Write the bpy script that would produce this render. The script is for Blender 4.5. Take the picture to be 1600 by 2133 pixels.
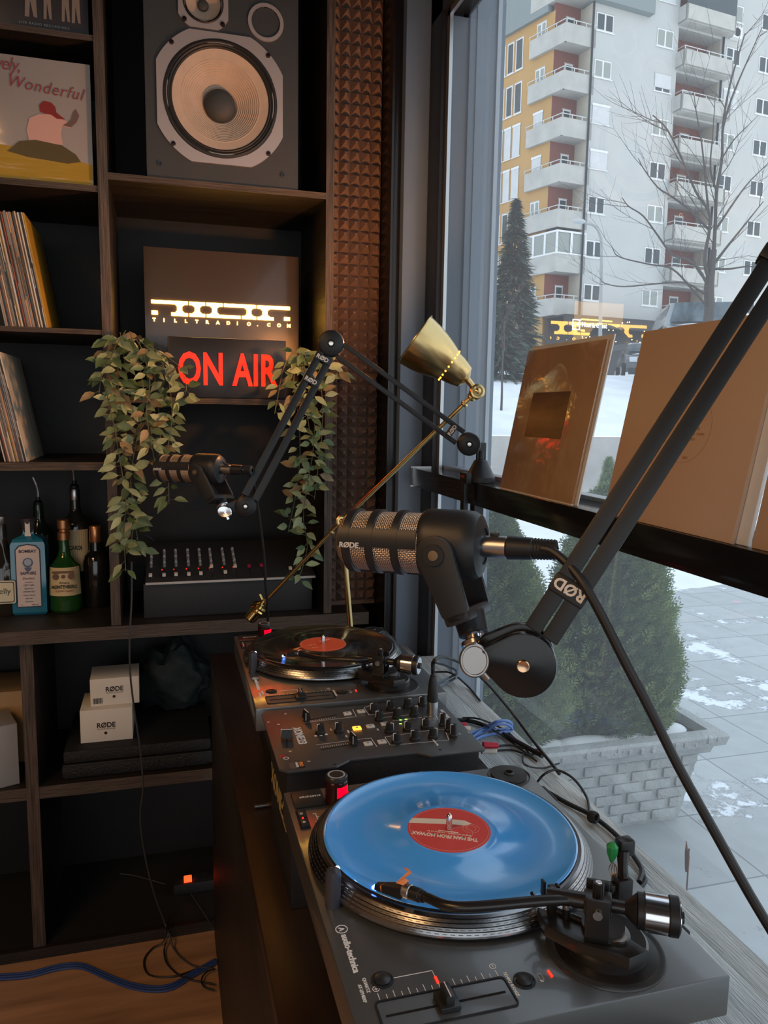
import bpy, bmesh, math, random
from mathutils import Vector as V, Matrix as MX, noise
random.seed(7)
for o in list(bpy.data.objects): bpy.data.objects.remove(o)
SC = bpy.context.scene
COL = SC.collection
# ------------------------------------------------------------------ camera
F, CX, CY = 1600.0, 800.0, 1066.5
YAW, PITCH, ROLL = math.radians(15.9), math.radians(7.5), math.radians(.93)
EYE = V((0, 0, 1.68))
_f = V((math.sin(YAW)*math.cos(PITCH), math.cos(YAW)*math.cos(PITCH), -math.sin(PITCH)))
_r0 = V((math.cos(YAW), -math.sin(YAW), 0)); _u0 = _r0.cross(_f)
_R = math.cos(ROLL)*_r0 + math.sin(ROLL)*_u0
_U = -math.sin(ROLL)*_r0 + math.cos(ROLL)*_u0
cam = bpy.data.cameras.new('camera'); camo = bpy.data.objects.new('camera', cam); COL.objects.link(camo)
cam.sensor_fit = 'VERTICAL'; cam.sensor_height = 36; cam.lens = F/2133*36
cam.clip_start = .02; cam.clip_end = 400
camo.matrix_world = MX(((_R.x, _U.x, -_f.x, EYE.x), (_R.y, _U.y, -_f.y, EYE.y), (_R.z, _U.z, -_f.z, EYE.z), (0, 0, 0, 1)))
SC.camera = camo
# ------------------------------------------------------------------ sky, unseen warm fill lights, exposure
SC.view_settings.view_transform = 'Standard'; SC.view_settings.look = 'None'
SC.view_settings.gamma = 1; SC.view_settings.exposure = 0.75; SC.view_settings.use_curve_mapping = False
W = bpy.data.worlds.new('overcast_sky'); SC.world = W; W.use_nodes = True
nt = W.node_tree; bg = nt.nodes['Background']
tc = nt.nodes.new('ShaderNodeTexCoord'); sx = nt.nodes.new('ShaderNodeSeparateXYZ'); cr = nt.nodes.new('ShaderNodeValToRGB')
nt.links.new(tc.outputs['Generated'], sx.inputs[0]); nt.links.new(sx.outputs[2], cr.inputs[0]); nt.links.new(cr.outputs[0], bg.inputs[0])
cr.color_ramp.elements[0].position = 0.0; cr.color_ramp.elements[0].color = (.98, .985, .98, 1)
cr.color_ramp.elements[1].position = .7; cr.color_ramp.elements[1].color = (.73, .835, .96, 1)
bg.inputs[1].default_value = .98

def lamp(name, kind, loc, energy, color, size=.1, rot=None, spot=None, blend=.5):
    l = bpy.data.lights.new(name, kind); l.energy = energy; l.color = color
    if kind == 'AREA': l.size = size
    elif kind != 'SUN': l.shadow_soft_size = size
    if kind == 'SPOT': l.spot_size = spot; l.spot_blend = blend
    o = bpy.data.objects.new(name, l); COL.objects.link(o); o.location = loc
    if rot is not None: o.rotation_euler = rot
    return o
WARM = (1, .56, .24)
lamp('warm_fill_light', 'AREA', (-1.6, .1, 3.05), 17, WARM, .9)  # unseen warm fill, in place of lamps inferred behind the camera
lamp('warm_fill_light', 'AREA', (-1.9, -1.3, 3.05), 13, WARM, .9)
# ------------------------------------------------------------------ pixel helpers (a pixel of the photo onto a plane of the room)
def ray(x, y): return _f + (x-CX)/F*_R - (y-CY)/F*_U
def P(x, y, ax, v):
    d = ray(x, y); t = (v-EYE[ax])/d[ax]; return EYE + t*d
def PX(x, y, v): return P(x, y, 0, v)
def PY(x, y, v): return P(x, y, 1, v)
def PZ(x, y, v): return P(x, y, 2, v)
def PN(x, y, p0, n):
    d = ray(x, y); t = (p0-EYE).dot(n)/d.dot(n); return EYE + t*d
def PD(x, y, dep): return EYE + dep*ray(x, y)      # at a distance along the viewing axis

# ------------------------------------------------------------------ materials
MATS = {}
def mat(name, col, rough=.5, metal=0, spec=.5, emit=None, es=0, noise_s=0, noise_a=.0, bump=0, bump_s=60, coat=0, trans=0, ior=1.45, stretch=None, alpha=1, aniso=0, rvar=0):
    if name in MATS: return MATS[name]
    m = bpy.data.materials.new(name); m.use_nodes = True; nt = m.node_tree; b = nt.nodes['Principled BSDF']
    c = tuple(col)+(1,); b.inputs['Base Color'].default_value = c
    b.inputs['Roughness'].default_value = rough; b.inputs['Metallic'].default_value = metal
    b.inputs['Specular IOR Level'].default_value = spec; b.inputs['Coat Weight'].default_value = coat; b.inputs['Coat Roughness'].default_value = .08
    b.inputs['Transmission Weight'].default_value = trans; b.inputs['IOR'].default_value = ior
    if emit: b.inputs['Emission Color'].default_value = tuple(emit)+(1,); b.inputs['Emission Strength'].default_value = es
    if noise_a or bump or rvar:
        tc = nt.nodes.new('ShaderNodeTexCoord'); mp = nt.nodes.new('ShaderNodeMapping')
        nt.links.new(tc.outputs['Object'], mp.inputs[0])
        if stretch: mp.inputs['Scale'].default_value = stretch
    if noise_a:
        n = nt.nodes.new('ShaderNodeTexNoise'); n.inputs['Scale'].default_value = noise_s or 8; n.inputs['Detail'].default_value = 6
        r = nt.nodes.new('ShaderNodeValToRGB'); nt.links.new(mp.outputs[0], n.inputs['Vector']); nt.links.new(n.outputs[0], r.inputs[0])
        r.color_ramp.elements[0].position = .3; r.color_ramp.elements[1].position = .7
        r.color_ramp.elements[0].color = tuple(max(0, x*(1-noise_a)) for x in col)+(1,)
        r.color_ramp.elements[1].color = tuple(min(1, x*(1+noise_a)) for x in col)+(1,)
        nt.links.new(r.outputs[0], b.inputs['Base Color'])
    if rvar:
        n3 = nt.nodes.new('ShaderNodeTexNoise'); n3.inputs['Scale'].default_value = 6; n3.inputs['Detail'].default_value = 5
        mr = nt.nodes.new('ShaderNodeMapRange'); mr.inputs['To Min'].default_value = max(.02, rough-rvar); mr.inputs['To Max'].default_value = rough+rvar
        nt.links.new(mp.outputs[0], n3.inputs['Vector']); nt.links.new(n3.outputs[0], mr.inputs[0]); nt.links.new(mr.outputs[0], b.inputs['Roughness'])
    if bump:
        n2 = nt.nodes.new('ShaderNodeTexNoise'); n2.inputs['Scale'].default_value = bump_s; n2.inputs['Detail'].default_value = 4
        bp = nt.nodes.new('ShaderNodeBump'); bp.inputs['Strength'].default_value = bump; bp.inputs['Distance'].default_value = .01
        nt.links.new(mp.outputs[0], n2.inputs['Vector']); nt.links.new(n2.outputs[0], bp.inputs['Height']); nt.links.new(bp.outputs[0], b.inputs['Normal'])
    MATS[name] = m; return m

BLK = mat('black_plastic', (.012, .013, .015), .42)
BLKM = mat('black_matte_plastic', (.012, .012, .014), .6, bump=.15, bump_s=400)
SATIN = mat('satin_black_metal', (.017, .019, .021), .33, spec=.6)
CHROME = mat('chrome', (.75, .75, .77), .16, 1)
STEEL = mat('brushed_steel', (.55, .55, .57), .3, 1)
BRASS = mat('brushed_brass', (.62, .46, .21), .26, 1)
WHITE = mat('white_print', (.8, .8, .8), .6)
GREYP = mat('grey_print', (.35, .35, .35), .6)
RUB = mat('black_rubber', (.012, .012, .013), .75)
SHELFW = mat('dark_stained_plywood', (.017, .013, .011), .5, noise_s=3, noise_a=.45, bump=.25, bump_s=20, stretch=(1, 1, 14))
SHELFH = mat('dark_stained_plywood_flat', (.017, .013, .011), .5, noise_s=3, noise_a=.45, bump=.25, bump_s=20, stretch=(1, 12, 12))
EDGE = mat('plywood_edge', (.075, .056, .045), .6, noise_s=10, noise_a=.6, bump=.4, bump_s=30, stretch=(30, 30, 1))
EDGEH = mat('plywood_edge_flat', (.075, .056, .045), .6, noise_s=10, noise_a=.6, bump=.4, bump_s=30, stretch=(1, 30, 40))
CARD = mat('white_cardboard', (.72, .66, .58), .6)
REDLED = mat('red_led', (.5, .01, .01), .3, emit=(1, .015, .005), es=2.2)

# ------------------------------------------------------------------ mesh builder
class M:
    def __init__(s): s.v = []; s.f = []; s.m = []; s.sm = []
    def add(s, vs, fs, mi=0, T=None, smooth=True):
        k = len(s.v)
        s.v += [(T @ V(p)) if T is not None else V(p) for p in vs]
        s.f += [tuple(i+k for i in f) for f in fs]; s.m += [mi]*len(fs); s.sm += [smooth]*len(fs)
        return s
    def box(s, lo, hi, mi=0, bev=0, T=None):
        x0, y0, z0 = lo; x1, y1, z1 = hi
        if bev <= 0:
            vs = [(x0, y0, z0), (x1, y0, z0), (x1, y1, z0), (x0, y1, z0), (x0, y0, z1), (x1, y0, z1), (x1, y1, z1), (x0, y1, z1)]
            return s.add(vs, [(0, 3, 2, 1), (4, 5, 6, 7), (0, 1, 5, 4), (1, 2, 6, 5), (2, 3, 7, 6), (3, 0, 4, 7)], mi, T, False)
        bm = bmesh.new(); bmesh.ops.create_cube(bm, size=1)
        for q in bm.verts: q.co = V((x0+(q.co.x+.5)*(x1-x0), y0+(q.co.y+.5)*(y1-y0), z0+(q.co.z+.5)*(z1-z0)))
        bmesh.ops.bevel(bm, geom=bm.edges[:], offset=bev, segments=2, affect='EDGES', profile=.6)
        return s.bm(bm, mi, T)
    def bm(s, bm, mi=0, T=None, smooth=True):
        bm.verts.index_update(); s.add([q.co.copy() for q in bm.verts], [tuple(v.index for v in f.verts) for f in bm.faces], mi, T, smooth); bm.free(); return s
    def lathe(s, prof, n=32, mi=0, T=None, a0=0, a1=2*math.pi):
        full = abs(a1-a0-2*math.pi) < 1e-6; k = n if full else n+1; vs = []; fs = []; rows = []
        for r, z in prof:
            if r < 1e-6: rows.append([len(vs)]*k); vs.append((0, 0, z))
            else:
                rows.append(list(range(len(vs), len(vs)+k)))
                vs += [(r*math.cos(a0+(a1-a0)*i/n), r*math.sin(a0+(a1-a0)*i/n), z) for i in range(k)]
        for a, b in zip(rows, rows[1:]):
            for i in range(n):
                j = (i+1) % k; f = [a[i], a[j], b[j], b[i]]; g = []
                for q in f:
                    if q not in g: g.append(q)
                if len(g) > 2: fs.append(tuple(g))
        return s.add(vs, fs, mi, T)
    def cyl(s, p0, p1, r0, r1=None, n=20, mi=0, T=None, bev=0):
        p0 = V(p0); p1 = V(p1); r1 = r0 if r1 is None else r1; L = (p1-p0).length
        Q = MX.Translation(p0) @ (p1-p0).to_track_quat('Z', 'Y').to_matrix().to_4x4()
        if T is not None: Q = T @ Q
        pr = [(0, 0), (r0, 0), (r1, L), (0, L)] if not bev else [(0, 0), (r0-bev, 0), (r0, bev), (r1, L-bev), (r1-bev, L), (0, L)]
        return s.lathe(pr, n, mi, Q)
    def tube(s, pts, r, n=8, mi=0, T=None, sub=4, cap=True):
        pts = [V(p) for p in pts]; rr = r if isinstance(r, (list, tuple)) else [r]*len(pts)
        if sub > 1 and len(pts) > 2:
            q = []; q2 = []; ext = [2*pts[0]-pts[1]]+pts+[2*pts[-1]-pts[-2]]
            for i in range(1, len(ext)-2):
                a, b, c, d = ext[i-1:i+3]
                for k in range(sub):
                    t = k/sub; q.append(.5*((2*b)+(c-a)*t+(2*a-5*b+4*c-d)*t*t+(3*b-a-3*c+d)*t**3)); q2.append(rr[i-1]*(1-t)+rr[i]*t)
            q.append(pts[-1]); q2.append(rr[-1]); pts, rr = q, q2
        vs = []; fs = []; up = V((0, 0, 1)); prev = None
        for i, p in enumerate(pts):
            t = (pts[min(i+1, len(pts)-1)]-pts[max(i-1, 0)])
            if t.length < 1e-9: t = V((0, 0, 1))
            t.normalize()
            if prev is None:
                a = t.orthogonal().normalized()
            else:
                a = prev - t*prev.dot(t)
                a = a.normalized() if a.length > 1e-6 else t.orthogonal().normalized()
            prev = a; b = t.cross(a)
            for k in range(n):
                w = 2*math.pi*k/n; vs.append(p + rr[i]*(math.cos(w)*a+math.sin(w)*b))
        for i in range(len(pts)-1):
            for k in range(n):
                j = (k+1) % n; fs.append((i*n+k, i*n+j, (i+1)*n+j, (i+1)*n+k))
        if cap: fs.append(tuple(range(n))[::-1]); fs.append(tuple((len(pts)-1)*n+k for k in range(n)))
        return s.add(vs, fs, mi, T)
    def prism(s, poly, z0, z1, mi=0, T=None, smooth=True, bev=0):
        n = len(poly)
        if bev:
            bm = bmesh.new(); vs = [bm.verts.new((x, y, z0)) for x, y in poly]; f = bm.faces.new(vs)
            r = bmesh.ops.extrude_face_region(bm, geom=[f]); nv = [g for g in r['geom'] if isinstance(g, bmesh.types.BMVert)]
            for q in nv: q.co.z = z1
            bmesh.ops.recalc_face_normals(bm, faces=bm.faces[:])
            ed = [e for e in bm.edges if abs(e.verts[0].co.z-e.verts[1].co.z) < 1e-9 and abs(e.verts[0].co.z-z1) < 1e-9]
            bmesh.ops.bevel(bm, geom=ed, offset=bev, segments=2, affect='EDGES', profile=.6)
            return s.bm(bm, mi, T)
        vs = [(x, y, z0) for x, y in poly]+[(x, y, z1) for x, y in poly]
        fs = [tuple(range(n))[::-1], tuple(range(n, 2*n))]+[(i, (i+1) % n, n+(i+1) % n, n+i) for i in range(n)]
        return s.add(vs, fs, mi, T, smooth)
    def ring(s, pin, pout, z0, z1, mi=0, T=None):          # two outlines with the same number of points
        n = len(pin); vs = [(x, y, z0) for x, y in pout]+[(x, y, z1) for x, y in pout]+[(x, y, z0) for x, y in pin]+[(x, y, z1) for x, y in pin]; fs = []
        for i in range(n):
            j = (i+1) % n
            fs += [(i, j, n+j, n+i), (2*n+j, 2*n+i, 3*n+i, 3*n+j), (n+i, n+j, 3*n+j, 3*n+i), (j, i, 2*n+i, 2*n+j)]
        return s.add(vs, fs, mi, T, False)
    def quad(s, a, b, c, d, mi=0, T=None): return s.add([a, b, c, d], [(0, 1, 2, 3)], mi, T, False)
    def sphere(s, c, r, mi=0, T=None, n=16, sc=(1, 1, 1)):
        pr = [(r*math.sin(math.pi*i/(n//2)), -r*math.cos(math.pi*i/(n//2))) for i in range(n//2+1)]; pr[0] = (0, -r); pr[-1] = (0, r)
        Q = MX.Translation(V(c)) @ MX.Diagonal(V((sc[0], sc[1], sc[2], 1)))
        return s.lathe(pr, n, mi, (T @ Q) if T is not None else Q)
    def text(s, txt, size, T, mi=0, ext=.0003, bold=0, sx=1, align='LEFT', spacing=1, shear=0):
        cu = bpy.data.curves.new('t', 'FONT'); cu.body = txt; cu.size = size; cu.extrude = ext; cu.offset = bold*size; cu.align_x = align
        cu.space_character = spacing; cu.shear = shear; cu.resolution_u = 3
        o = bpy.data.objects.new('t', cu); me = bpy.data.meshes.new_from_object(o)
        k = T @ MX.Diagonal(V((sx, 1, 1, 1)))
        s.add([q.co.copy() for q in me.vertices], [tuple(p.vertices) for p in me.polygons], mi, k, False)
        bpy.data.objects.remove(o); bpy.data.curves.remove(cu); bpy.data.meshes.remove(me); return s
    def obj(s, name, mats, parent=None, Minv=None, ang=32, origin=None):
        me = bpy.data.meshes.new(name)
        vs = s.v if Minv is None else [Minv @ p for p in s.v]
        if origin is not None: vs = [p-V(origin) for p in vs]
        me.from_pydata([tuple(p) for p in vs], [], s.f)
        if not isinstance(mats, (list, tuple)): mats = [mats]
        for q in mats: me.materials.append(q)
        for p, mi, sm in zip(me.polygons, s.m, s.sm): p.material_index = mi; p.use_smooth = sm
        bm = bmesh.new(); bm.from_mesh(me); lim = math.radians(ang)
        for e in bm.edges:
            if len(e.link_faces) == 2: 
                try: e.smooth = e.calc_face_angle() < lim
                except Exception: e.smooth = False
        bm.to_mesh(me); bm.free(); me.update()
        o = bpy.data.objects.new(name, me); COL.objects.link(o)
        if parent: o.parent = parent
        if origin is not None: o.location = origin
        return o

class Thing:
    def __init__(s, name, label, cat, loc=(0, 0, 0), rz=0, group=None, mw=None):
        o = bpy.data.objects.new(name, None); o.empty_display_size = .05; COL.objects.link(o); o.location = loc; o.rotation_euler = (0, 0, rz)
        o['label'] = label; o['category'] = cat
        if group: o['group'] = group
        s.o = o; s.inv = (MX.Translation(V(loc)) @ MX.Rotation(rz, 4, 'Z')).inverted()
        if mw is not None: o.matrix_world = mw; s.inv = mw.inverted()
    def part(s, name, m, mats, parent=None, world=False, label=None, ang=32, stuff=False):
        o = m.obj(name, mats, parent or s.o, s.inv if world else None, ang)
        if label: o['label'] = label
        if stuff: o['kind'] = 'stuff'
        return o
def solo(name, m, mats, label, cat, group=None, origin=None, kind=None, ang=32):
    if origin is None:
        xs = [p.x for p in m.v]; ys = [p.y for p in m.v]; zs = [p.z for p in m.v]
        origin = V(((min(xs)+max(xs))/2, (min(ys)+max(ys))/2, min(zs)))
    o = m.obj(name, mats, origin=origin, ang=ang); o['label'] = label; o['category'] = cat
    if group: o['group'] = group
    if kind: o['kind'] = kind
    return o
def struct(name, m, mats): o = m.obj(name, mats); o['kind'] = 'structure'; return o
def frame(o, x, z):                                  # matrix with X along x, Z along z
    x = V(x).normalized(); z = V(z); z = (z-x*z.dot(x)).normalized(); y = z.cross(x)
    return MX(((x.x, y.x, z.x, o[0]), (x.y, y.y, z.y, o[1]), (x.z, y.z, z.z, o[2]), (0, 0, 0, 1)))
TR = MX.Translation
def RX(a): return MX.Rotation(math.radians(a), 4, 'X')
def RY(a): return MX.Rotation(math.radians(a), 4, 'Y')
def RZ(a): return MX.Rotation(math.radians(a), 4, 'Z')
def rrect(w, h, r, n=5):
    out = []
    for cx, cy, a in ((w/2-r, h/2-r, 0), (-w/2+r, h/2-r, 90), (-w/2+r, -h/2+r, 180), (w/2-r, -h/2+r, 270)):
        out += [(cx+r*math.cos(math.radians(a+90*i/n)), cy+r*math.sin(math.radians(a+90*i/n))) for i in range(n+1)]
    return out
def circ(r, n=32, cx=0, cy=0): return [(cx+r*math.cos(2*math.pi*i/n), cy+r*math.sin(2*math.pi*i/n)) for i in range(n)]
# ================================================================== the room
WALLB = mat('black_painted_wall', (.014, .014, .016), .6, bump=.1, bump_s=80)
FLOORM = mat('brown_laminate', (.40, .235, .14), .38, noise_s=2.2, noise_a=.35, stretch=(1, 8, 1), rvar=.1)
CEIL = mat('dark_ceiling', (.03, .028, .027), .8)
struct('floor', M().box((-3, -2.6, -.1), (.86, 2.82, 0)), FLOORM)
struct('ceiling', M().box((-3, -2.6, 3.1), (.9, 3.0, 3.2)), CEIL)
struct('wall_left', M().box((-3.1, -2.6, 0), (-3, 3.0, 3.1)), mat('warm_grey_wall', (.16, .12, .10), .8))
struct('wall_rear', M().box((-3, -2.7, 2.7), (.775, -2.6, 3.1)).box((-3, -2.7, 0), (-2.6, -2.6, 2.7)).box((-2.6, -2.7, 0), (.775, -2.6, .5)), mat('warm_grey_wall', (.16, .12, .10), .8))
struct('wall_back', M().box((-3, 2.82, 0), (.9, 2.95, 3.1)), WALLB)
# grey blue pilaster that closes the room between the foam panel and the window
PIL = mat('grey_blue_painted_panel', (.16, .215, .30), .36, rvar=.06)
struct('wall_corner', M().box((.700, 2.30, 0), (.775, 2.82, 3.1), 0, .003).box((.775, 2.301, 0), (.90, 2.95, 3.1)), PIL)
struct('trim_1', M().box((.670, 2.33, 0), (.700, 2.82, 3.1), 0, .002).box((.6685, 2.325, 0), (.675, 2.33, 3.1), 0), mat('black_lacquered_trim', (.012, .011, .012), .25))
# window: glass wall at x = .80, black frame, aluminium glazing bead
GX = .80
glass = bpy.data.materials.new('window_glass'); glass.use_nodes = True; g = glass.node_tree; g.nodes.clear()
out = g.nodes.new('ShaderNodeOutputMaterial'); tr = g.nodes.new('ShaderNodeBsdfTransparent'); gl = g.nodes.new('ShaderNodeBsdfGlossy'); mx = g.nodes.new('ShaderNodeMixShader')
lw = g.nodes.new('ShaderNodeLayerWeight'); lw.inputs[0].default_value = .5
pw = g.nodes.new('ShaderNodeMath'); pw.operation = 'POWER'; pw.inputs[1].default_value = 5; g.links.new(lw.outputs['Facing'], pw.inputs[0])
fr = g.nodes.new('ShaderNodeMath'); fr.operation = 'MULTIPLY_ADD'; fr.inputs[1].default_value = .90; fr.inputs[2].default_value = .075; g.links.new(pw.outputs[0], fr.inputs[0])
gl.inputs['Roughness'].default_value = .01
tr.inputs[0].default_value = (.90, .945, .96, 1)
dd = g.nodes.new('ShaderNodeBsdfTranslucent'); dd.inputs[0].default_value = (.85, .92, 1, 1); mx2 = g.nodes.new('ShaderNodeMixShader')
tcn = g.nodes.new('ShaderNodeTexCoord'); nn = g.nodes.new('ShaderNodeTexNoise'); nn.inputs['Scale'].default_value = 3; nn.inputs['Detail'].default_value = 8
mr = g.nodes.new('ShaderNodeMapRange'); mr.inputs['To Min'].default_value = .05; mr.inputs['To Max'].default_value = .13
g.links.new(tcn.outputs['Object'], nn.inputs['Vector']); g.links.new(nn.outputs[0], mr.inputs[0]); g.links.new(mr.outputs[0], mx2.inputs[0])
g.links.new(tr.outputs[0], mx2.inputs[1]); g.links.new(dd.outputs[0], mx2.inputs[2])
g.links.new(fr.outputs[0], mx.inputs[0]); g.links.new(mx2.outputs[0], mx.inputs[1]); g.links.new(gl.outputs[0], mx.inputs[2]); g.links.new(mx.outputs[0], out.inputs[0])
GX = .8525
struct('window_1', M().quad((GX, -2.6, .0), (GX, 2.2, .0), (GX, 2.2, 2.82), (GX, -2.6, 2.82)), glass)
struct('window_2', M().quad((.775, -2.65, .5), (-2.6, -2.65, .5), (-2.6, -2.65, 2.7), (.775, -2.65, 2.7)), glass)
ALU = mat('anodised_aluminium', (.5, .53, .56), .35, .85)
FRB = mat('black_window_frame', (.016, .017, .02), .35)
wf = M().box((.775, 2.20, 0), (.84, 2.30, 3.1), 0, .002).box((.775, -2.6, 2.80), (.86, 2.30, 3.1), 0, .002).box((.775, -2.7, 0), (.86, -2.6, 3.1), 0)
wf.box((.79, -2.6, -.02), (.86, 2.2, .03), 0)
wf.box((.790, 2.178, .03), (.800, 2.202, 2.80), 1).box((.790, -2.6, 2.785), (.800, 2.2, 2.803), 1)
struct('window_frame', wf, [FRB, ALU]).name = 'trim_2'
struct('trim_3', M().box((.803, -2.6, 1.475), (.835, 2.2, 1.520), 0, .002).box((.797, -2.6, 1.50), (.803, 2.2, 1.508), 1), [ALU, FRB])
# outer pier that stands just outside the glass
struct('wall_pier', M().box((.855, 2.19, -.02), (.965, 2.48, 3.6), 0, .003).box((.8015, 2.1965, .03), (.856, 2.205, 2.79), 0).box((.938, 2.183, -.02), (.95, 2.19, 3.6), 1).box((.875, 2.184, -.02), (.90, 2.19, 3.6), 0), [mat('blue_grey_cladding', (.13, .165, .21), .42, rvar=.08), mat('pale_cladding_bead', (.4, .46, .52), .4)])

# ================================================================== shelving unit (front face at y = 2.35)
YF = 2.35; YB = 2.79
def Z(r): return 1.68+r
sh = Thing('shelving_unit', 'dark stained plywood shelving unit across the whole back wall', 'shelves', (-.3, YF, 0))
def board(name, lo, hi, e=True, hor=False):
    m = M().box(lo, hi, 0)
    if e:                                             # visible ply edge strip at the front
        m.box((lo[0], lo[1]-.0015, lo[2]), (hi[0], lo[1], hi[2]), 1)
    return sh.part(name, m, [SHELFH if hor else SHELFW, EDGEH if hor else EDGE], world=True)
board('upright', (-.166, YF, 1.036), (-.139, YB, 3.1))
board('upright', (.474, YF, 1.036), (.499, YB, 3.1))
board('upright', (-1.02, YF, 1.036), (-.99, YB, 3.1))
board('shelf', (-.139, YF, Z(.622)), (.474, YB, Z(.640)), hor=True)
for a, b in ((.975, .990), (.586, .603), (.200, .214), (-.183, -.160)):
    board('shelf', (-.99, YF+.004, Z(a)), (-.166, YB, Z(b)), hor=True)
board('shelf', (-.139, 2.46, Z(.012)), (.474, YB, Z(.030)), hor=True)
board('countertop', (-1.6, YF-.012, .996), (.62, YB, 1.036), hor=True)
board('upright', (-.42, YF+.01, 0.0), (-.385, YB, .996))
board('upright', (-1.25, YF+.01, 0.0), (-1.21, YB, .996))
board('shelf', (-.385, YF+.012, Z(-1.168)), (.50, YB, Z(-1.130)), hor=True)
board('shelf', (-1.21, YF+.012, Z(-1.168)), (-.42, YB, Z(-1.130)), hor=True)
board('upright', (.50, YF+.01, 0.0), (.535, YB, .996))
sh.part('back_panel', M().box((-1.6, YB, 0), (.50, YB+.02, 3.1)), mat('black_back_panel', (.008, .0075, .008), .55, bump=.1, bump_s=30), world=True)
sh.part('bottom_board', M().box((-1.6, YF+.018, .0005), (.62, YB, .034)), mat('black_bottom_board', (.010, .010, .011), .7), world=True)
sh.part('plinth_board', M().box((-1.6, YF+.0, 0), (.62, YF+.018, .035)), SHELFH, world=True)

# ================================================================== acoustic foam column between shelving and pilaster
FOAM = mat('charcoal_acoustic_foam', (.16, .095, .07), .8, bump=.3, bump_s=300)
fm = M(); p = .0340; x0, x1, yf = .5005, .668, 2.445
nx = 5; nz = int(2.05/p)
for i in range(nx):
    for k in range(nz):
        a = x0+i*(x1-x0)/nx; b = a+(x1-x0)/nx; z = 1.05+k*p; cx = (a+b)/2+random.uniform(-.003, .003); cz = z+p*.55
        fm.add([(a, yf, z), (b, yf, z), (b, yf, z+p), (a, yf, z+p), (cx-.003, yf-.026, cz-.003), (cx+.003, yf-.026, cz-.003), (cx+.003, yf-.026, cz+.003), (cx-.003, yf-.026, cz+.003)],
               [(0, 1, 5, 4), (1, 2, 6, 5), (2, 3, 7, 6), (3, 0, 4, 7), (4, 5, 6, 7)], 0, None, False)
fm.box((x0, yf, 1.036), (x1, yf+.03, 3.1))
solo('acoustic_foam_panel', fm, FOAM, 'tall narrow strip of pyramid acoustic foam beside the shelving', 'foam panel')

# ================================================================== desk and window-side bench board
DK = mat('dark_varnished_desk', (.026, .016, .012), .36, noise_s=2, noise_a=.5, stretch=(6, 1, 1), rvar=.09)
dk = Thing('dj_desk', 'long dark varnished desk running from the shelving along the window', 'desk', (.45, .6, 0))
dk.part('desk_top', M().box((.119, -.9, .902), (.60, 2.345, .93), 0, .002), DK, world=True)
dk.part('side_panel', M().box((.119, -.9, 0.0), (.140, 2.33, .902), 0, .001), mat('desk_side_panel', (.016, .014, .014), .5, noise_s=3, noise_a=.4, stretch=(1, 1, 8)), world=True)
GW = mat('weathered_grey_board', (.42, .445, .44), .5, noise_s=5, noise_a=.30, bump=.5, bump_s=25, stretch=(14, 1, 4), rvar=.1)
bn = Thing('bench_board', 'weathered grey plank along the bottom of the window, cables lying on it', 'plank', (.7, .8, .80))
bn.part('plank', M().box((.602, -.9, .895), (.735, 2.30, .930), 0, .002), GW, world=True)
bn.part('plank', M().box((.737, -.9, .895), (.788, 2.18, .928), 0, .002), GW, world=True)
for yy in (.0, 1.6): bn.part('bracket', M().box((.61, yy, .0), (.75, yy+.04, .895)), BLK, world=True)
# shelf across the window
ws = Thing('window_shelf', 'narrow black shelf crossing the window in front of the glass', 'shelf', (.75, 1.2, 1.458))
ws.part('board', M().box((.711, -.6, 1.458), (.793, 2.20, 1.512), 0, .0015), mat('glossy_black_board', (.011, .012, .015), .13), world=True)
ws.part('end_plate', M().box((.711, 2.203, 1.455), (.775, 2.206, 1.515)).box((.708, 2.1985, 1.455), (.7105, 2.203, 1.515)), STEEL, world=True)
ws.part('bracket', M().box((.76, 1.82, 1.40), (.785, 1.85, 1.458)), BLK, world=True)
# ================================================================== outside the window
def vn(a): a = math.radians(a); return V((math.sin(a), math.cos(a), 0))
SNOW = mat('snow', (.82, .855, .90), .7, noise_s=1.2, noise_a=.10, bump=1.0, bump_s=2.5)
# paving with patches of trodden snow (patches are snow lying on the slabs)
pm = bpy.data.materials.new('paving_slabs'); pm.use_nodes = True; t = pm.node_tree; b = t.nodes['Principled BSDF']; b.inputs['Roughness'].default_value = .5
tc = t.nodes.new('ShaderNodeTexCoord'); mp = t.nodes.new('ShaderNodeMapping'); mp.inputs['Location'].default_value = (-2.10+.4375*10, -2.15+.4375*10, 0); t.links.new(tc.outputs['Object'], mp.inputs[0])
br = t.nodes.new('ShaderNodeTexBrick'); br.offset = 0; br.squash = 1; br.inputs['Scale'].default_value = 1; br.inputs['Mortar Size'].default_value = .0042
br.inputs['Brick Width'].default_value = .4375; br.inputs['Row Height'].default_value = .4375; br.inputs['Color1'].default_value = (.40, .43, .44, 1); br.inputs['Color2'].default_value = (.47, .50, .51, 1); br.inputs['Mortar'].default_value = (.20, .215, .22, 1)
t.links.new(mp.outputs[0], br.inputs['Vector'])
n1 = t.nodes.new('ShaderNodeTexNoise'); n1.inputs['Scale'].default_value = 1.5; n1.inputs['Detail'].default_value = 12; n1.inputs['Roughness'].default_value = .74; t.links.new(tc.outputs['Object'], n1.inputs['Vector'])
r1 = t.nodes.new('ShaderNodeValToRGB'); r1.color_ramp.elements[0].position = .555; r1.color_ramp.elements[1].position = .585; t.links.new(n1.outputs[0], r1.inputs[0])
n2 = t.nodes.new('ShaderNodeTexNoise'); n2.inputs['Scale'].default_value = 9; n2.inputs['Detail'].default_value = 5; t.links.new(tc.outputs['Object'], n2.inputs['Vector'])
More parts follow.
